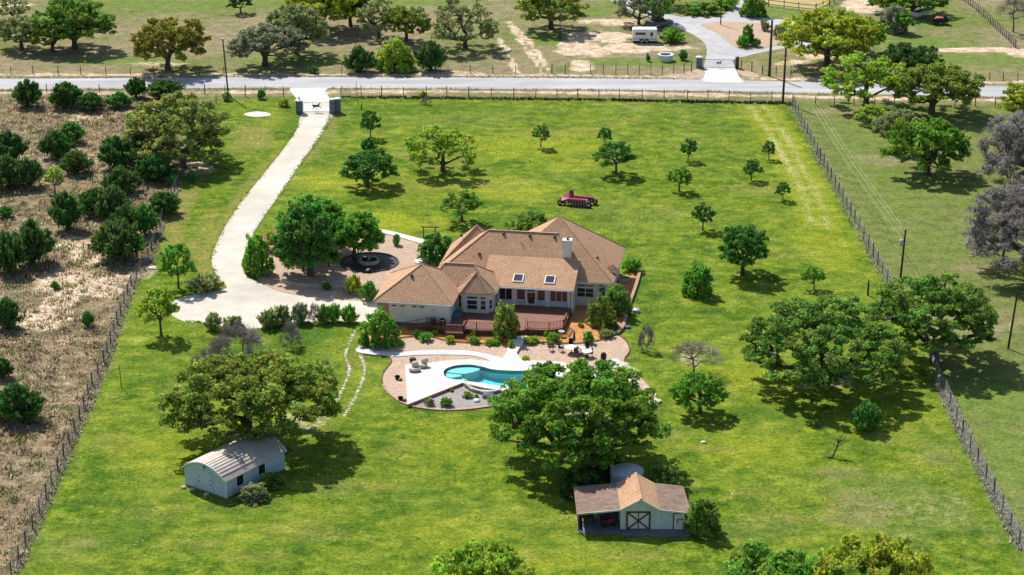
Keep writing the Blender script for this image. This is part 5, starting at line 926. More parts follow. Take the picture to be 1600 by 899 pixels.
# ---------------------------------------------------------------- fences
PM = [MB().box(-.055, .055, -.055, .055, -.1, h).mesh('post', M['post']) for h in (1.55, 1.8, 1.95, 1.4)]
TM = MB().tube((0, 0, -.1), (0, 0, 1.6), .035, n=6).mesh('post', M['wire2'])
BIGP = MB().tube((0, 0, -.1), (0, 0, 2.2), .11, n=8).mesh('corner_post', M['pole'])
def fence(pts, step, h, label, cat='fence', mesh_=True, pm=0, wires=7, wm='wire', vstep=.35, rad=.006, thick_low=0, name='wire_fence', rails=0):
    line = pix(pts); root = empty(name, line[0], 0, label, cat); o = line[0]; w = MB(); tot = 0; cnt = 0; nxt = 0.0; rg = random.Random(len(pts) * 7 + int(step * 10)); rb = MB()
    for a, c in zip(line, line[1:]):
        L = (c - a).length
        for k in range(wires):
            z = h * (.05 + .93 * k / max(wires - 1, 1)); w.tube(a - o + Vector((0, 0, z)), c - o + Vector((0, 0, z)), rad, n=3, cap=False)
        if rails:
            for k in range(rails): z = h * (.35 + .55 * k / max(rails - 1, 1)); rb.bar(a - o + Vector((0, .03, z)), c - o + Vector((0, .03, z)), .04, .12)
        if mesh_:
            for k in range(int(L / vstep)):
                p = a.lerp(c, (k + .5) * vstep / L) - o; w.tube(p + Vector((0, 0, .04)), p + Vector((0, 0, h * .98)), rad * .8, n=3, cap=False)
        while nxt <= tot + L:
            p = a.lerp(c, (nxt - tot) / L) - o; q = link('post', PM[pm], root, p, math.atan2((c - a).y, (c - a).x)); q.rotation_euler = (rg.uniform(-.03, .03), rg.uniform(-.04, .04), q.rotation_euler.z); q.scale = (rg.uniform(.8, 1.3),) * 2 + (rg.uniform(.93, 1.07),); nxt += step * rg.uniform(.93, 1.07)
        tot += L
    if w.v: tag(w.build('wire_mesh', M[wm], root), kind='stuff')
    if rb.v: rb.build('rail', M['darkbrown'], root)
    return root
fence([(4, 925), (20, 896), (45, 842), (70, 785), (91, 734), (120, 669), (144, 604), (163, 568), (189, 490), (207, 443), (233, 405), (248, 360), (262, 325), (277, 293), (287, 262), (296, 235), (305, 200), (340, 160)], 3.1, 1.6, 'weathered wire mesh fence with leaning grey posts between brushland and lawn', rad=.008)
fence([(1238, 165), (1262, 211), (1291, 267), (1340, 357), (1386, 441), (1424, 500), (1447, 548)], 3.3, 1.7, 'grey wire mesh fence along the east side of the front lawn', pm=1, rad=.009)
fence([(1466, 590), (1478, 617), (1492, 650), (1510, 690), (1525, 718), (1550, 765), (1562, 790), (1590, 843), (1610, 890)], 3.6, 1.5, 'wire mesh fence with dark posts below the fence line oak', rad=.009)
fence([(533, 153), (640, 153.5), (760, 155), (900, 157), (1040, 159), (1140, 160.5), (1236, 163)], 3.45, 1.9, 'tall dark post and mesh fence between the road and the front lawn', pm=2, wm='wire2', rad=.009, thick_low=1)
fence([(1240, 164), (1330, 165), (1420, 164), (1500, 166), (1620, 170)], 3.2, 1.5, 'dark wire fence east of the corner post beside the roadside oaks', pm=3, mesh_=False, wires=4, wm='wire2')
fence([(352, 151), (380, 151), (420, 152), (452, 153)], 3.2, 1.7, 'short wire fence between street pole and gate', pm=1, wm='wire2')
fence([(-60, 145), (100, 145), (250, 145), (352, 147)], 4.4, 1.2, 'low wire fence between road and brushland', pm=3, mesh_=False, wires=4, wm='wire2')
fence([(-60, 116), (45, 116), (210, 117), (420, 118.5), (560, 118), (700, 115)], 3.9, 1.3, 'thin wire fence beyond the road in front of the oak pasture', pm=3, mesh_=False, wires=4, wm='wire2')
fence([(700, 115), (760, 115), (805, 115.5), (828, 115)], 3.8, 1.2, 'short run of old wire fence west of the tyre tracks', pm=3, wm='wire2')
fence([(862, 115), (884, 115.5)], 2.2, 1.3, 'short run of dark wire fence between tyre tracks and sandy yard', pm=0, wm='wire2')
fence([(923, 116), (980, 117), (1030, 117.5), (1062, 118), (1085, 112)], 1.95, 1.65, 'dark mesh fence in front of the sandy yard and stock tub', pm=1, wm='wire2')
fence([(1158, 108), (1175, 112), (1195, 117), (1290, 121), (1370, 123), (1480, 126)], 2.4, 1.4, 'dark post and wire fence east of the neighbour gate', pm=0, wm='wire2', mesh_=False, wires=4)
fence([(1480, 126), (1550, 127), (1640, 129)], 2.3, 1.3, 'dark wire fence by the far bend of the road', pm=0, wm='wire2', mesh_=False, wires=4)
fence([(1500, -2), (1522, 14), (1542, 32), (1560, 50), (1576, 64), (1587, 76)], 1.3, 1.5, 'close set grey post fence running down the far corner meadow', pm=0)
fence([(1587, 76), (1640, 76)], 2.6, 1.5, 'end run of the far corner fence', pm=0)
fence([(1180, 6), (1205, 11), (1245, 16), (1275, 19)], 3.2, 1.35, 'dark brown rail fence round the far riding pen', pm=0, mesh_=False, wires=0, rails=2, name='rail_fence')
fence([(1275, 19), (1292, 12), (1308, 2), (1325, -10)], 3.0, 1.35, 'dark brown rail fence climbing beside the dirt lane', pm=0, mesh_=False, wires=0, rails=2, name='rail_fence')
pen = slab('riding_pen', [(1170, -20), (1180, 4), (1205, 9), (1245, 14), (1272, 17), (1290, 8), (1312, -14)], 'pensand', -.2, .02, 0)
# ---------------------------------------------------------------- poles and cables
def pole(px, py, H, label, r=.14, arm=0, tr=False, lean=(0, 0), cat='utility pole', name='utility_pole', cap=False):
    p = G(px, py); t = empty(name, p, 0, label, cat); b = MB(); b.tube((0, 0, -.2), (lean[0], lean[1], H), r, r * .72, 10); b.build('shaft', M['pole'], t)
    if cap: b = MB(); b.box(lean[0] - .25, lean[0] + .25, lean[1] - .15, lean[1] + .15, H, H + .18); b.build('lamp_head', M['galv'], t)
    if arm: b = MB(); b.bar((lean[0] - arm, lean[1] - .15, H - .5), (lean[0] + arm, lean[1] - .15, H - .5), .1, .12); b.build('crossarm', M['pole'], t)
    if tr:
        b = MB(); b.lathe([(0, .85), (.2, .82), (.26, .75), (.26, .05), (.2, 0), (0, 0)], (lean[0] - .42, lean[1] - .05, H - 2.1), 14); b.build('transformer', M['galv'], t)
        b = MB(); b.tube((lean[0] - .42, lean[1] - .05, H - 1.3), (lean[0] - .42, lean[1] - .05, H - 1.0), .04, n=6); b.build('insulator', M['white'], t); b = MB(); b.bar((lean[0] - .1, lean[1], H - 2.0), (lean[0] + .55, lean[1], H - 1.9), .06, .06); b.build('bracket', M['iron'], t)
    return t, p + Vector((lean[0], lean[1], H))
P1, t1 = pole(357, 150, 9.2, 'dark street pole with a small lamp head by the brushland road', lean=(-.5, 0), cap=True)
P2, t2 = pole(1223, 161, 8.9, 'tall tarred pole at the corner of the front lawn', r=.2, lean=(.15, 0))
P3, t3 = pole(1202, 119, 9.3, 'tallest thick tarred pole beyond the road near the neighbour gate', r=.24, lean=(.1, 0))
P4, t4 = pole(1407, 434, 6.2, 'utility pole with a pale transformer in the east paddock', r=.14, lean=(.25, 0), tr=True)
P5, t5 = pole(1575, 545, 6.9, 'leaning dark pole standing in the east paddock behind the fence line oak', r=.13, lean=(.55, 0))
pole(875, 62, 5.4, 'thin grey pole with guy wires by the sandy yard', r=.08)
pole(1126, 39, 5.6, 'slim pole on the neighbour gravel island', r=.11)
pole(1356, 462, 1.9, 'short dark stub post behind the broad live oak', r=.13, cat='post', name='stub_post')
pole(560, 166, 3.9, 'thin crooked metal post inside the roadside fence', r=.05, lean=(-.3, .2), cat='post', name='metal_post')
pole(190, 606, 2.6, 'thin lonely stake with a small tag on the lawn', r=.045, lean=(-.1, 0), cat='post', name='stake')
pole(1149, 104, 1.7, 'dark keypad post behind the neighbour gate', r=.06, cat='post', name='keypad_post')
pole(565, 172, 1.0, 'short dark water hydrant post by the gate pillars', r=.1, cat='post', name='hydrant_post')
def cable(a, c, sag, label, m='powerline', r=.014):
    b = MB(); n = 16; pr = None
    for i in range(n + 1):
        t = i / n; p = a.lerp(c, t) - Vector((0, 0, sag * 4 * t * (1 - t)))
        if pr is not None: b.tube(pr, p, r, n=4, cap=False)
        pr = p
    tag(b.build('power_cable', M[m]), label, 'cable', 'cables over the east paddock')
cable(t2 - Vector((0, 0, .1)), t4 - Vector((0, 0, .1)), 1.0, 'upper bright cable from the corner pole to the transformer pole')
cable(t2 - Vector((-.15, 0, 1.0)), t4 - Vector((-.2, 0, .9)), 1.2, 'middle bright cable from the corner pole to the transformer pole')
cable(t2 - Vector((.1, 0, 1.5)), t4 - Vector((.3, 0, 1.2)), 1.3, 'lower bright cable from the corner pole to the transformer pole')
b = MB(); b.tube(G(875, 62) + Vector((0, 0, 4.8)), G(888, 110), .02, n=4); tag(b.build('guy_wire', M['wire2']), 'guy wire running down from the thin grey pole to the roadside', 'cable')
# ---------------------------------------------------------------- gates
def pillar(px, py, w, h, label, m='bluegrey', capm='white', name='gate_pillar'):
    p = G(px, py); t = empty(name, p, 0, label, 'pillar', 'gate pillars'); hw = w / 2
    for k in range(7): b = MB(); z = h * k / 7; o = .01 * (k % 2); b.box(-hw + o, hw - o, -hw + o, hw - o, z, z + h / 7 - .012); b.build('stone_course', M[m], t)
    b = MB(); b.box(-hw + .03, hw - .03, -hw + .03, hw - .03, 0, h - .02); b.build('core', M[m], t); b = MB(); b.lathe([(hw * 1.25, 0), (hw * 1.25, .1), (.12, .24), (0, .26)], (0, 0, h), 12); b.build('cap', M[capm], t)
    return t
g1 = pillar(468, 177, 1.0, 2.0, 'dark stone gate pillar with a small lamp on the brushland side of the gate'); b = MB(); b.lathe([(.07, 0), (.12, .15), (.12, .35), (0, .5)], (0, 0, 2.2), 8); b.build('lamp', M['iron'], g1)
pillar(519.5, 177, .85, 2.2, 'tall blue grey gate pillar nearer the drive, white capped'); pillar(528, 176, .85, 2.2, 'tall blue grey gate pillar farther from the drive, white capped')
pillar(1092, 106, .95, 1.8, 'white topped pillar west of the neighbour gate', 'bluegrey', 'white'); pillar(1151.5, 107, .55, 1.8, 'narrow dark pillar east of the neighbour gate', 'iron', 'iron')
def gate(pa, pb, h, label, emblem, m, hz=1.0):
    a = G(*pa); c = G(*pb); L = (c - a).length; t = empty('entrance_gate', a, math.atan2((c - a).y, (c - a).x), label, 'gate')
    b = MB(); b.bar((0, 0, .12), (L, 0, .12), .06, .08); b.bar((0, 0, h), (L, 0, h), .06, .08); b.bar((0, 0, .08), (0, 0, h + .04), .08, .08); b.bar((L, 0, .08), (L, 0, h + .04), .08, .08); b.bar((L / 2, 0, .12), (L / 2, 0, h), .05, .05); b.build('gate_frame', M[m], t)
    n = int(L / .16); bar_ = MB().tube((0, 0, .12), (0, 0, h), .011, n=5).mesh('picket', M[m])
    for k in range(1, n): link('picket', bar_, t, (L * k / n, 0, 0))
    # running horse emblem cut from plate
    pts = [(-.62, .05), (-.5, .22), (-.3, .26), (0, .22), (.22, .28), (.34, .46), (.5, .5), (.62, .36), (.58, .3), (.46, .33), (.42, .2), (.38, .08), (.6, -.05), (.74, -.22), (.66, -.24), (.5, -.1), (.28, -.05), (.0, -.04), (-.2, -.06), (-.3, -.2), (-.52, -.3), (-.54, -.24), (-.38, -.14), (-.42, .02), (-.52, .1)]
    e = MB(); n = len(pts); tri = tessellate_polygon([[Vector((x, y, 0)) for x, y in pts]]); sc = emblem
    e.add([(L / 2 + x * sc, -.06, h * .58 + z * sc) for x, z in pts] + [(L / 2 + x * sc, -.03, h * .58 + z * sc) for x, z in pts], [tuple(q) for q in tri] + [tuple(n + i for i in reversed(q)) for q in tri] + [(i, (i + 1) % n, n + (i + 1) % n, n + i) for i in range(n)]); e.build('horse_emblem', M['black'], t)
gate((474, 175.5), (515, 175.5), 1.55, 'pale steel entrance gate with a dark horse emblem at the top of the driveway', 1.15, 'white')
gate((1097, 106.5), (1149, 107), 1.45, 'pale steel gate with a dark horse emblem at the neighbour entrance', .8, 'wire')
# ---------------------------------------------------------------- vehicles beyond the road
def wheel(t, x, y, r, w=.2):
    b = MB(); b.tube((x, y - w / 2, r), (x, y + w / 2, r), r, n=14); q = b.build('wheel', M['rubber'], t); b = MB(); b.tube((x, y - w / 2 - .01, r), (x, y + w / 2 + .01, r), r * .5, n=10); b.build('rim', M['galv'], q)
p = G(1007, 66); t = empty('horse_trailer', p, -.03, 'white enclosed horse trailer with a dark stripe parked on the sandy yard', 'trailer')
b = MB(); prof_ = [(-2.15, .45), (2.15, .45), (2.15, 2.35), (2.0, 2.5), (-2.0, 2.5), (-2.15, 2.35)]
b.add([(x, -1, z) for x, z in prof_] + [(x, 1, z) for x, z in prof_], [tuple(range(6)), tuple(range(6, 12))[::-1]] + [(i, 6 + i, 6 + (i + 1) % 6, (i + 1) % 6) for i in range(6)]); b.build('body', M['white'], t)
b = MB(); b.box(-1.65, .15, -1.02, -1.0, 1.5, 1.95); b.build('window_strip', M['bluegrey'], t)
b = MB()
for k in range(6): b.box(-1.5 + k * .28, -1.3 + k * .28, -1.03, -1.02, 1.62, 1.82)
b.build('lettering', M['black'], t)
b = MB(); b.prism([(.95, 1.95), (1.45, 1.95), (1.4, 1.4), (1.2, 1.2), (1.0, 1.4)], 0, .02); e_ = b.build('horse_head_emblem', M['black'], t); e_.rotation_euler = (R_(90), 0, 0); e_.location = (0, -1.0, 0)
b = MB(); b.box(-2.2, 2.2, -.95, .95, .35, .45); b.bar((-2.2, 0, .45), (-3.2, 0, .5), .1, .1); b.build('chassis', M['black'], t)
b = MB(); b.box(-2.17, 2.17, -1.03, -1.0, .75, .85); b.build('stripe', M['bluegrey'], t)
for x in (-.5, .35):
    for y in (-.95, .95): wheel(t, x, y, .36, .22)
b = MB(); b.box(-.95, .8, -1.14, -.98, .74, .8); b.build('mudguard', M['black'], t)
p = G(1030, 42); t = empty('utility_vehicle', p, .35, 'dark blue pickup truck half hidden behind the leaning bright oak', 'pickup')
b = MB(); b.box(-2.4, 2.4, -.9, .9, .45, 1.05); b.build('body', M['bluegrey'], t); b = MB(); b.add([(-1.2, -.85, 1.05), (1.0, -.85, 1.05), (.6, -.75, 1.7), (-1.1, -.75, 1.7), (-1.2, .85, 1.05), (1.0, .85, 1.05), (.6, .75, 1.7), (-1.1, .75, 1.7)], [(0, 1, 2, 3), (7, 6, 5, 4), (0, 4, 5, 1), (1, 5, 6, 2), (2, 6, 7, 3), (3, 7, 4, 0)]); b.build('cab', M['glass'], t)
for x in (-1.5, 1.5):
    for y in (-.88, .88): wheel(t, x, y, .38)
p = G(1040, 95); t = empty('stock_tub', p, 0, 'white eight sided stock tub on the neighbour grass', 'tub')
b = MB(); b.lathe([(1.15, 0), (1.25, .95), (1.4, 1.0), (1.4, 1.12), (1.05, 1.12), (1.02, .7)], (0, 0, 0), 8); b.build('tub_wall', M['white'], t); b = MB(); b.lathe([(0, 0), (1.04, 0)], (0, 0, .85), 8); b.build('water', M['blue'], t)
b = MB(); b.lathe([(1.02, .86), (1.03, .75)], (0, 0, 0), 8); b.build('liner', M['blue'], t)
p = G(1441, 27); t = empty('boat', p, .75, 'white motor boat with a blue cover parked under the dark green tree', 'boat')
hl = [(-2.6, .9), (-2.6, -.9), (.8, -.95), (2.2, -.5), (2.9, 0), (2.2, .5), (.8, .95)]
b = MB(); n = 7; b.add([(x * .85, y * .6, .45) for x, y in hl] + [(x, y, 1.25) for x, y in hl], [tuple(range(n))[::-1], tuple(range(n, 2 * n))] + [(i, (i + 1) % n, n + (i + 1) % n, n + i) for i in range(n)]); b.build('hull', M['white'], t)
b = MB(); b.add([(-2.2, -.7, 1.27), (1.6, -.6, 1.27), (1.6, .6, 1.27), (-2.2, .7, 1.27), (-1.8, 0, 1.65), (1.0, 0, 1.6)], [(0, 1, 5, 4), (1, 2, 5), (2, 3, 4, 5), (3, 0, 4)]); b.build('boat_cover', M['blue'], t)
b = MB(); b.bar((-2.4, 0, .35), (3.6, 0, .45), .15, .15); b.build('trailer_frame', M['galv'], t)
for y in (-.85, .85): wheel(t, -.9, y, .3)
p = G(1468, 38); t = empty('flatbed_trailer', p, 0, 'dark box trailer with a red tarp beside the boat', 'trailer')
b = MB(); b.box(-1.5, 1.4, -.9, .9, .5, .62); b.box(-1.5, -1.42, -.9, .9, .62, 1.25); b.box(1.32, 1.4, -.9, .9, .62, 1.25); b.box(-1.42, 1.32, -.9, -.82, .62, 1.25); b.box(-1.42, 1.32, .82, .9, .62, 1.25); b.build('box_sides', M['black'], t)
b = MB(); b.ico((-.1, 0, 1.05), .85, 3, 2, .45); b.build('tarp', M['tarp'], t); b = MB(); b.tube((1.45, -.35, 1.0), (1.62, -.35, 1.0), .42, n=14); b.build('spare_wheel', M['bluegrey'], t)
for y in (-.95, .95): wheel(t, 0, y, .34)
# ---------------------------------------------------------------- red baler frame on the front lawn
p = G(902, 320); t = empty('hay_rake_cart', p, R_(-14), 'faded red farm implement with two long drums lying on the front lawn', 'farm implement')
b = MB(); b.tube((-1.15, -.7, .78), (1.35, -.7, .78), .33, n=12); b.build('front_drum', M['redpaint'], t); b = MB(); b.tube((-.5, .65, .85), (2.2, .65, .8), .27, n=12); b.build('rear_drum', M['redpaint'], t)
b = MB(); b.add([(-2.2, -.7, .5), (-1.0, -.8, 1.05), (-.55, .5, 1.25), (-.75, .8, 1.8), (-1.2, .35, 1.75), (-2.2, .3, .95), (-2.1, -.6, .35), (-.6, .6, .5)], [(0, 1, 2, 4, 5), (2, 3, 4), (0, 6, 7, 1), (1, 7, 2), (2, 7, 3), (3, 7, 6, 5, 4), (0, 5, 6)]); b.build('hood', M['redpaint'], t)
b = MB(); b.bar((-2.2, -.6, .4), (1.9, -.8, .36), .14, .14); b.bar((-2.0, .7, .4), (2.5, .7, .4), .14, .14); b.bar((-2.0, -.6, .4), (-2.0, .7, .4), .14, .14); b.bar((1.6, -.75, .4), (1.9, .7, .4), .14, .14); b.box(-1.1, 1.7, -.5, .5, .42, .62); b.build('chassis', M['iron'], t)
for x, y in ((-2.25, -.7), (-2.25, .75), (2.3, .75), (1.8, -.95)): wheel(t, x, y, .36, .26)
for k in range(8): x = -1.2 + k * .38; b = MB(); b.bar((x, -.98, .65), (x + .12, -1.2, .2), .05, .07); b.build('tine', M['galv'], t)
for x, y, r in ((1.35, -.7, .3), (2.2, .65, .24)): b = MB(); b.tube((x, y, .78), (x + .2, y, .78), r, n=12); b.build('drum_end', M['cream'], t)
# ---------------------------------------------------------------- fountain bed, arbour, garden ornaments
p = G(577, 411); t = empty('fountain', p, 0, 'low round stone fountain in a black circular bed in the front garden', 'fountain')
b = MB(); b.lathe([(0, .1), (3.4, .1), (3.55, .05), (3.55, 0)], (0, 0, 0), 40, 1, 1); b.build('black_bed', M['pondblack'], t)
b = MB(); b.lathe([(3.5, 0), (3.5, .18), (3.7, .18), (3.7, 0)], (0, 0, 0), 40); b.build('bed_rim', M['iron'], t)
b = MB(); b.lathe([(.95, .08), (1.05, .5), (1.25, .5), (1.3, .08)], (0, 0, 0), 28); b.build('basin', M['stone'], t); b = MB(); b.lathe([(0, 0), (1.0, 0)], (0, 0, .42), 28); b.build('water', M['pondwater'], t)
b = MB(); b.lathe([(0, 0), (.96, 0)], (0, 0, .12), 28); b.build('basin_floor', M['pondblack'], t)
b = MB(); b.lathe([(.2, .1), (.12, .4), (.1, .7), (.45, .85), (.4, .78), (0, .8)], (0, 0, 0), 16); b.build('bowl', M['stone'], t)
b = MB(); q = [G(x, y, .1) - p for x, y in ((535, 409), (545, 404), (560, 402), (556, 412), (548, 416), (536, 413))]; b.prism([(v.x, v.y) for v in q], .02, .13); b.build('bed_tail', M['pondblack'], t)
p = G(662, 372); t = empty('garden_arbour', p, 0, 'dark wooden arbour frame by the front walk', 'arbour')
for x in (0, 1.5): b = MB(); b.box(x - .07, x + .07, -.07, .07, 0, 1.45); b.build('post', M['darkbrown'], t)
b = MB(); b.bar((-.35, 0, 1.5), (1.95, 0, 1.42), .1, .12); b.build('beam', M['darkbrown'], t)
def rock(px, py, r, m, label, seed=1, sz=.7, cat='rock', grp='garden rocks', name='boulder'):
    b = MB(); b.ico((0, 0, r * sz * .5), r, seed, 2, sz, .1); tag(b.build(name, M[m], None, G(px, py)), label, cat, grp)
rock(551, 455, 1.05, 'gravel', 'tall tan boulder at the garden corner by the garage', 3, 1.1); rock(423, 394, .8, 'brick', 'pinkish boulder at the driveway side of the garden', 4); rock(555, 459, .6, 'stone', 'flat pale rock at the foot of the tall tan boulder', 5, .4); rock(576, 426, .5, 'black', 'dark rock below the fountain bed', 6)
rock(446, 430, .35, 'stone', 'small pale rock in the shade of the tall tree', 7); rock(437, 448, .3, 'limestone', 'pale rock at the garden kerb near the driveway', 8); rock(745, 628, .35, 'white', 'white rock in the grey gravel by the pool', 9); rock(763, 622, .7, 'bluegrey', 'blue grey boulder in the grey gravel under the oak edge', 10)
rock(1099, 692, .3, 'limestone', 'small white rock lying on the east lawn', 11, .4, 'rock', 'lawn rocks'); rock(238, 420, .6, 'limestone', 'pale flat rock by the fence near the lime green tree', 12, .3, 'rock', 'lawn rocks'); rock(690, 625, .2, 'limestone', 'tiny pale rock between two gravel shrubs', 13)
b = MB(); b.lathe([(.25, 0), (.1, .1), (.08, .7), (.35, .78), (.3, .85), (0, .8)], (0, 0, 0), 12); t = b.build('statue_pedestal', M['iron'], None, G(474, 425)); tag(t, 'dark iron pedestal ornament beside the tall shade tree', 'ornament')
b = MB(); b.lathe([(.2, 0), (.1, .1), (.08, .4), (.2, .5), (.12, .75), (0, .9)], (0, 0, 0), 12); tag(b.build('garden_urn', M['iron'], None, G(514, 417)), 'small dark urn on the gravel west of the fountain', 'urn')
t = empty('bird_bath', G(877, 527), 0, 'white pedestal bird bath in the orange mulch below the deck', 'bird bath'); b = MB(); b.lathe([(.2, 0), (.09, .1), (.08, .6)], (0, 0, 0), 12); b.build('pedestal', M['limestone'], t); b = MB(); b.lathe([(.05, .6), (.35, .7), (.36, .75), (0, .68)], (0, 0, 0), 16); b.build('bowl', M['white'], t)
t = empty('stock_planter', G(975, 440, 0), 0, 'dark oval planter tub against the east wall', 'planter'); b = MB(); b.lathe([(.5, 0), (.62, .5), (.66, .5), (.6, .1)], (0, 0, 0), 18, 1.2, .8); b.build('tub_wall', M['galv'], t); b = MB(); b.lathe([(0, .4), (.6, .4)], (0, 0, 0), 18, 1.2, .8); b.build('soil', M['black'], t)
for i, (x, y) in enumerate(((994, 488), (981, 513))): rock(x, y, .5 if i == 0 else .35, 'galv' if i == 0 else 'bluegrey', ['pale grey boulder on the lawn beside the stone kerb', 'dark grey rock on the lawn by the bed corner'][i], 20 + i, .7, 'rock', 'lawn rocks')
for i, (x, y) in enumerate(((958, 524), (965, 520), (968, 515))): rock(x, y, .35, 'bluegrey', ['grey rock at the patio end of the bed corner pile', 'middle grey rock of the bed corner pile', 'upper grey rock of the bed corner pile'][i], 30 + i)
# ---------------------------------------------------------------- round the pool
def lounge(px, py, rz, label, m='cream'):
    t = empty('lounge_chair', G(px, py, DK), rz, label, 'lounge chair', 'lounge furniture on the pool deck')
    b = MB(); b.lathe([(0, .42), (.5, .42), (.62, .34), (.62, .16), (.5, .1)], (0, 0, 0), 14, 1.1, .85); b.build('seat', M[m], t); b = MB(); b.ico((.1, .42, .62), .42, 4, 2, .9, .06); b.build('backrest', M[m], t)
    b = MB(); b.lathe([(.55, 0), (.5, .12)], (0, 0, 0), 14, 1.1, .85); b.build('base', M['darkbrown'], t)
lounge(648, 580, .2, 'larger cream cushioned lounge chair on the white pool deck'); lounge(659, 573.5, -.6, 'smaller cream lounge chair behind the larger one')
t = empty('side_ottoman', G(645, 566.5, DK), 0, 'dark round ottoman behind the cream lounge chairs', 'ottoman'); b = MB(); b.lathe([(0, .55), (.3, .55), (.38, .4), (.36, .1), (.28, 0)], (0, 0, 0), 14); b.build('cushion', M['iron'], t)
for i, (x, y) in enumerate(((621, 593), (626, 626))):
    t = empty('patio_lamp', G(x, y), .4 * i, ['dark low garden pot and stone on tan patio, upper of two', 'dark low garden pot and stone at the tip of the tan patio'][i], 'pot', 'dark pots on the patio')
    b = MB(); b.lathe([(.2, 0), (.3, .35), (.26, .42), (.2, .3)], (0, 0, 0), 12); b.build('pot', M['black'], t); b = MB(); b.ico((.28, -.32, .12), .28, i, 1, .6); b.build('foot_stone', M['iron'], t)
def chair(px, py, rz, label, m='black', z=.035):
    t = empty('patio_chair', G(px, py, z), rz, label, 'chair', 'chairs on the patio'); b = MB(); b.box(-.26, .26, -.26, .26, .4, .47); b.build('seat', M[m], t); b = MB(); b.bar((-.24, .26, .75), (.24, .26, .75), .05, .6); b.build('backrest', M[m], t)
    for sx in (-.22, .22):
        for sy in (-.22, .22): b = MB(); b.box(sx - .02, sx + .02, sy - .02, sy + .02, 0, .4); b.build('leg', M['black'], t)
    for sx in (-.27, .27): b = MB(); b.bar((sx, -.22, .62), (sx, .24, .64), .04, .04); b.build('armrest', M['black'], t)
def table(px, py, r, label, m='white'):
    t = empty('patio_table', G(px, py, .035), 0, label, 'table', 'round patio tables'); b = MB(); b.lathe([(0, .74), (r, .74), (r, .70), (0, .70)], (0, 0, 0), 22); b.build('table_top', M[m], t)
    b = MB(); b.tube((0, 0, 0), (0, 0, .7), .05); b.lathe([(.3, 0), (.28, .04), (0, .05)], (0, 0, 0), 14); b.build('pedestal', M['iron'], t); return t
t = table(893, 552, .8, 'round white patio table with a closed parasol'); table(908, 553, .5, 'second small white table of the patio set'); table(917, 558, .6, 'third white patio table nearest the oak crown')
ps = empty('closed_parasol', G(897, 549, .035), 0, 'folded grey parasol standing behind the round white patio table', 'parasol'); b = MB(); b.tube((0, 0, 0), (0, 0, 2.5), .03); b.build('pole', M['iron'], ps); b = MB(); b.lathe([(0, 2.5), (.09, 2.3), (.16, 1.5), (.12, 1.2)], (0, 0, 0), 10); b.build('canopy', M['iron'], ps)
for x, y, r, l in ((877, 549, 1.2, 'black chair at the outer west side of the patio set'), (892, 543.5, 0, 'black chair behind the parasol table'), (916, 549, -.5, 'black chair between second and third white tables'), (901, 556, 2.8, 'black chair with its back to the oak, beside the parasol table'), (922, 557, -1.4, 'black chair on the east side of the third white table'), (861, 548, 1.5, 'small black chair alone on tan gravel near the walk')): chair(x, y, r, l)
t = empty('covered_smoker', G(943, 564), 0, 'black covered round smoker alone on the patio near the oak crown', 'smoker'); b = MB(); b.lathe([(0, 1.0), (.2, .97), (.33, .75), (.33, .3), (.25, .1), (.25, 0)], (0, 0, 0), 14); b.build('cover', M['black'], t)
# curved dry stone wall carrying the pool edge
wl = spline([G(x, y) for x, y in ((726, 602), (731, 608), (742, 614), (755, 617), (769, 617), (781, 614), (790, 609))], 6, False)
wr = empty('stone_retaining_wall', wl[0], 0, 'curved stacked stone wall below the pool edge facing the grey gravel', 'wall'); o = wl[0]; rg = random.Random(3)
for k in range(4):
    tot = 0
    for i in range(0, len(wl) - 1, 2):
        a = wl[i].lerp(wl[i + 1], .5 * (k % 2)); c = wl[min(i + 2, len(wl) - 1)].lerp(wl[min(i + 3, len(wl) - 1)], .5 * (k % 2)); d = (c - a)
        if d.length < .1: continue
        b = MB(); j = Vector((0, rg.uniform(-.04, .04) + k * .06, 0)); a2 = a - o + j + d * .03; c2 = c - o + j - d * .03; z = .04 + k * .085; b.bar(a2 + Vector((0, 0, z)), c2 + Vector((0, 0, z)), .42, .078); b.build('stone', M['greystone' if rg.random() < .6 else 'stone'], wr)
cp = [v + Vector((0, .12, 0)) for v in wl]; b = MB(); b.prism([(q.x - o.x, q.y - o.y) for q in cp] + [(q.x - o.x, q.y - o.y + .3) for q in cp[::-1]], .3, .37); b.build('wall_capping', M['limestone'], wr)
# limestone pieces under the patio oak and along its rim
for i, (x, y, r, l) in enumerate([(960, 568, .8, 'large white rock at the outer rim of the patio'), (972, 574, .9, 'broad white rock next to the patio rim bulge'), (980, 577, .6, 'white rock between rim and lawn'), (992, 582, .5, 'pale rock at the start of the rim beyond the oak'), (993, 592, .45, 'dark sided rock on the rim beyond the oak'), (1010, 607, .35, 'small pale rock on the lawn side of the rim'), (1020, 618, .4, 'pale rock east of the oak crown'), (1026, 628, .55, 'pale rock at the far east end of the rim'), (916, 575, .9, 'pale slab glimpsed through the top of the patio oak'), (901, 608, .8, 'pale slab glimpsed in the centre gap of the oak'), (914, 614, .6, 'upright pale stone glimpsed by the central limb'), (945, 625, 1.0, 'long pale slab seen beneath the oak limbs'), (930, 592, .6, 'pale stone in the upper gap of the oak'), (985, 627, .7, 'pale slab in the eastern gap of the oak'), (900, 640, .9, 'pale step stone low in the oak shade'), (955, 640, .8, 'tan step stone low under the oak')]):
    b = MB(); b.ico((0, 0, r * .15), r, 50 + i, 2, .38, .14); tag(b.build('limestone_rock', M['limestone' if i % 3 else 'white'], None, G(x, y)), l, 'rock', 'limestone rocks round the patio oak')
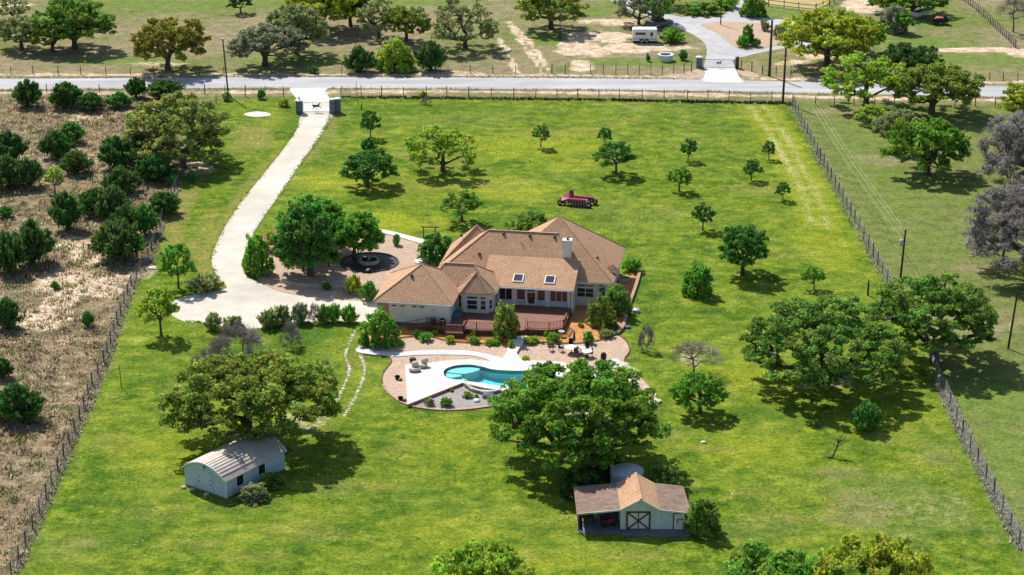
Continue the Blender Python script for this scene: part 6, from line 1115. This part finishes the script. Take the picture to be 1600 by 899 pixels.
# stone lines of the old path west of the patio
def stone_line(pts, label, seed):
    ln = spline(pix(pts), 8, False); root = empty('stone_edging', ln[0], 0, label, 'stone edging', 'stone lines of the grass path'); rg = random.Random(seed); acc = 0; last = None
    sm = [MB().ico((0, 0, .05), 1, seed + k, 1, .25, .2).mesh('stone', M['stone' if k % 2 else 'limestone']) for k in range(4)]
    for a, c in zip(ln, ln[1:]):
        L = (c - a).length; k = max(1, int(L / .4))
        for q in range(k):
            p = a.lerp(c, (q + rg.random() * .5) / k) - ln[0]; s = link('stone', rg.choice(sm), root, (p.x + rg.uniform(-.08, .08), p.y, 0), rg.uniform(0, 6)); r = rg.uniform(.12, .25); s.scale = (r * 1.2, r, r * .8)
stone_line([(560, 511), (551, 525), (543, 545), (540, 556), (545, 572), (545, 585), (537, 605), (528, 622), (520, 638)], 'western line of pale stones edging the grassy path', 1)
stone_line([(563, 556), (567, 565), (570, 578), (567, 592), (560, 610), (551, 628), (538, 652)], 'eastern line of pale stones edging the grassy path', 2)
stone_line([(568, 529), (562, 540), (558, 551)], 'short line of stones from the garage shrub to the walk', 3)
stone_line([(500, 592), (504, 589), (512, 589), (517, 592), (510, 594), (500, 592)], 'small ring of stones round the leafless sapling', 4)
# fallen dead branch
p = G(1300, 716); t = empty('dead_snag', p, 0, 'leaning dead snag with bare twigs on the east lawn', 'dead tree'); b = MB(); b.tube((0, 0, 0), (.75, .6, 1.6), .1, .05, 7); b.tube((0, 0, .05), (-.5, .1, .1), .09, .04, 6); b.build('trunk', M['bark'], t)
for k in range(16): rg = random.Random(k); b = MB(); s = Vector((.75, .6, 1.6)) * rg.uniform(.55, 1); d = Vector((rg.uniform(-.7, .9), rg.uniform(-.5, .5), rg.uniform(.2, .9))); b.tube(s, s + d, .035, .02, 5); b.tube(s + d, s + d * 1.5 + Vector((rg.uniform(-.3, .3), 0, rg.uniform(-.1, .3))), .02, .008, 4); b.tube(s + d * .6, s + d * .9 + Vector((rg.uniform(-.4, .4), .2, .2)), .018, .008, 4); b.build('branch', M['bark'], t)
# broken tree limb lying over the fence line below the fence line oak
b = MB(); a = G(1453, 548, .6); c = G(1470, 598, .5); b.tube(a - a, (c - a) * .5 + Vector((.1, 0, .2)), .3, .24, 9); b.tube((c - a) * .5 + Vector((.1, 0, .2)), c - a, .24, .16, 9); tag(b.build('fallen_limb', M['greybark'], None, a), 'pale grey fallen limb lying along the broken fence by the oak', 'fallen limb')
b = MB(); a = G(448, 712, .8); c = G(488, 692, 2.4); b.tube((0, 0, 0), c - a, .05, .02, 6); tag(b.build('bare_branch', M['greybark'], None, a), 'thin pale bare branch reaching out beyond the shed roof', 'branch')
# ---------------------------------------------------------------- rough growth nobody could count
def tufts(name, poly_px, n, h, m, w=.05, blades=6, keep=None, spread=.25, seed=5):
    rg = np.random.default_rng(seed); P = [tuple(p)[:2] for p in pix(poly_px)]; xs = [p[0] for p in P]; ys = [p[1] for p in P]
    x = rg.uniform(min(xs), max(xs), n * 2); y = rg.uniform(min(ys), max(ys), n * 2); k = inside(x, y, P)
    if keep is not None: k &= keep(x, y, rg)
    x, y = x[k][:n], y[k][:n]; m_ = len(x); sz = rg.uniform(.5, 1.5, m_) * (.6 + .8 * vnoise(x, y, 4, seed)); i = np.repeat(np.arange(m_), blades); q = len(i); a = rg.uniform(0, 2 * np.pi, q)
    B = np.stack([x[i] + rg.normal(size=q) * spread * .4, y[i] + rg.normal(size=q) * spread * .4, np.zeros(q)], 1); hh = h * sz[i] * rg.uniform(.6, 1.2, q); T_ = B + np.stack([np.cos(a) * hh * .5, np.sin(a) * hh * .5, hh], 1); sd = np.stack([-np.sin(a), np.cos(a), 0 * a], 1) * w * (1 + sz[i, None])
    V = np.stack([B - sd, B + sd, T_], 1).reshape(-1, 3); F = np.arange(q * 3).reshape(q, 3); tone = np.stack([rg.random(m_)[i], rg.random(m_)[i], np.zeros(q)], 1).repeat(3, 0)
    o = link(name, make_mesh(name, V, F, m, tone)); return o
brp = [(20, 896), (70, 785), (120, 669), (163, 568), (189, 490), (207, 443), (233, 405), (248, 360), (262, 325), (281, 275), (287, 255), (275, 165), (200, 152), (-120, 150), (-200, 560), (-260, 960)]
for nm, n, h, c, sd_, bl, w in (('dry_grass', 9000, .22, (.46, .37, .23), 5, 5, .03), ('dry_scrub', 1500, .4, (.28, .22, .135), 6, 14, .05), ('low_weeds', 2200, .3, (.19, .20, .08), 7, 10, .045)):
    o = tufts(nm, brp, n, h, MATS['leaves'], w, bl, seed=sd_, spread=.9 if bl > 6 else .3); o.color = (*c, 1); tag(o, kind='stuff')
lotp = [(20, 896), (70, 785), (120, 669), (163, 568), (189, 490), (207, 443), (233, 405), (248, 360), (262, 325), (335, 165), (460, 160), (530, 158), (1240, 168), (1291, 267), (1386, 441), (1424, 500), (1468, 594), (1492, 650), (1525, 718), (1562, 790), (1600, 860), (1640, 960), (0, 960)]
hard = [[tuple(q)[:2] for q in pix(p_)] for p_ in ([(380, 172), (425, 172), (425, 186), (380, 186)], drive, patio_px, [(398, 412), (425, 360), (540, 345), (680, 375), (760, 350), (880, 330), (990, 395), (1004, 430), (985, 520), (900, 560), (560, 560), (560, 470), (400, 440)])]
def onlawn(x, y, rg):
    k = np.ones(x.shape, bool)
    for h_ in hard: k &= ~inside(x, y, h_)
    return k
o = tufts('grass', lotp, 26000, .08, MATS['leaves'], .03, 3, onlawn, .4, 8); o.color = (.20, .32, .03, 1); tag(o, kind='stuff')
o = tufts('dry_grass_patches', lotp, 9000, .08, MATS['leaves'], .03, 3, lambda x, y, rg: onlawn(x, y, rg) & (fbm(x, y, 6, 77) > .56), .35, 9); o.color = (.50, .50, .16, 1); tag(o, kind='stuff')
# fence bottom growth
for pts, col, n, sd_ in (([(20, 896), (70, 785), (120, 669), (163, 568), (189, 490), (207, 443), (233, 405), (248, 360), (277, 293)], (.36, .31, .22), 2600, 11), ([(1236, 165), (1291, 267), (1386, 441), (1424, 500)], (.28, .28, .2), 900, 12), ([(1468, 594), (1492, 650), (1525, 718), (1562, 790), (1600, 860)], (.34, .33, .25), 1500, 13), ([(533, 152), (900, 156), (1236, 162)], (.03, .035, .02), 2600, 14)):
    L = strip_poly(pix(pts), 1.3); P_ = L; rg = np.random.default_rng(sd_)
    def keep(x, y, rg, P_=P_): return inside(x, y, [tuple(q)[:2] for q in P_])
    px_ = [(800 + FPX * q.x / (q.y * math.cos(PITCH) + CAMH * math.sin(PITCH)), 449.5 - FPX * (q.y * math.sin(PITCH) - CAMH * math.cos(PITCH)) / (q.y * math.cos(PITCH) + CAMH * math.sin(PITCH))) for q in L]
    o = tufts('fence_weeds', px_, n * 12 if 0 else n, .26 if sd_ < 14 else .22, MATS['leaves'], .03, 5, keep, .3, sd_); o.color = (*col, 1); tag(o, kind='stuff')

def verge(name, pts, w, n, h, col, seed, closed=True):
    ln = pix(pts); q = strip_poly(ln + ([ln[0], ln[1]] if closed else []), w); P_ = [tuple(v)[:2] for v in q]
    bx0 = [(800 + FPX * v.x / (v.y * math.cos(PITCH) + CAMH * math.sin(PITCH)), 449.5 - FPX * (v.y * math.sin(PITCH) - CAMH * math.cos(PITCH)) / (v.y * math.cos(PITCH) + CAMH * math.sin(PITCH))) for v in q]
    o = tufts(name, bx0, n, h, MATS['leaves'], .03, 4, None, .3, seed); o.color = (*col, 1); tag(o, kind='stuff')
verge('verge_grass', drive[:12], .5, 2200, .13, (.20, .27, .05), 21, False); verge('verge_grass', drive[32:], .5, 2200, .13, (.17, .30, .04), 22, False); verge('verge_grass', drive[14:22], .5, 900, .13, (.16, .28, .04), 23, False)
verge('roadside_grass', [(-100, 122), (250, 120.8), (530, 119.8), (800, 120.8), (1060, 123)], .9, 2600, .2, (.38, .32, .19), 24, False); verge('roadside_grass', [(-100, 142), (250, 140), (452, 139)], .9, 1500, .2, (.34, .31, .17), 25, False); verge('roadside_grass', [(515, 139), (800, 140.5), (1060, 143), (1300, 147.5), (1600, 154)], .9, 3000, .2, (.36, .31, .19), 26, False)
for u, v, z in ((15.0, 14.2, 6.25), (23.0, 16.0, 6.6), (6.6, 2.6, 4.2)):
    b = MB(); b.tube((u, v, z - .2), (u, v, z + .35), .05, n=8); b.build('vent_pipe', M['galv'], house)
b = MB(); b.box(.1, 9.2, -.09, .0, 3.02, 3.14); b.build('gutter', M['white'], house); b = MB(); b.box(13.3, 22.2, 6.9, 6.98, 3.02, 3.14); b.build('gutter', M['white'], house)
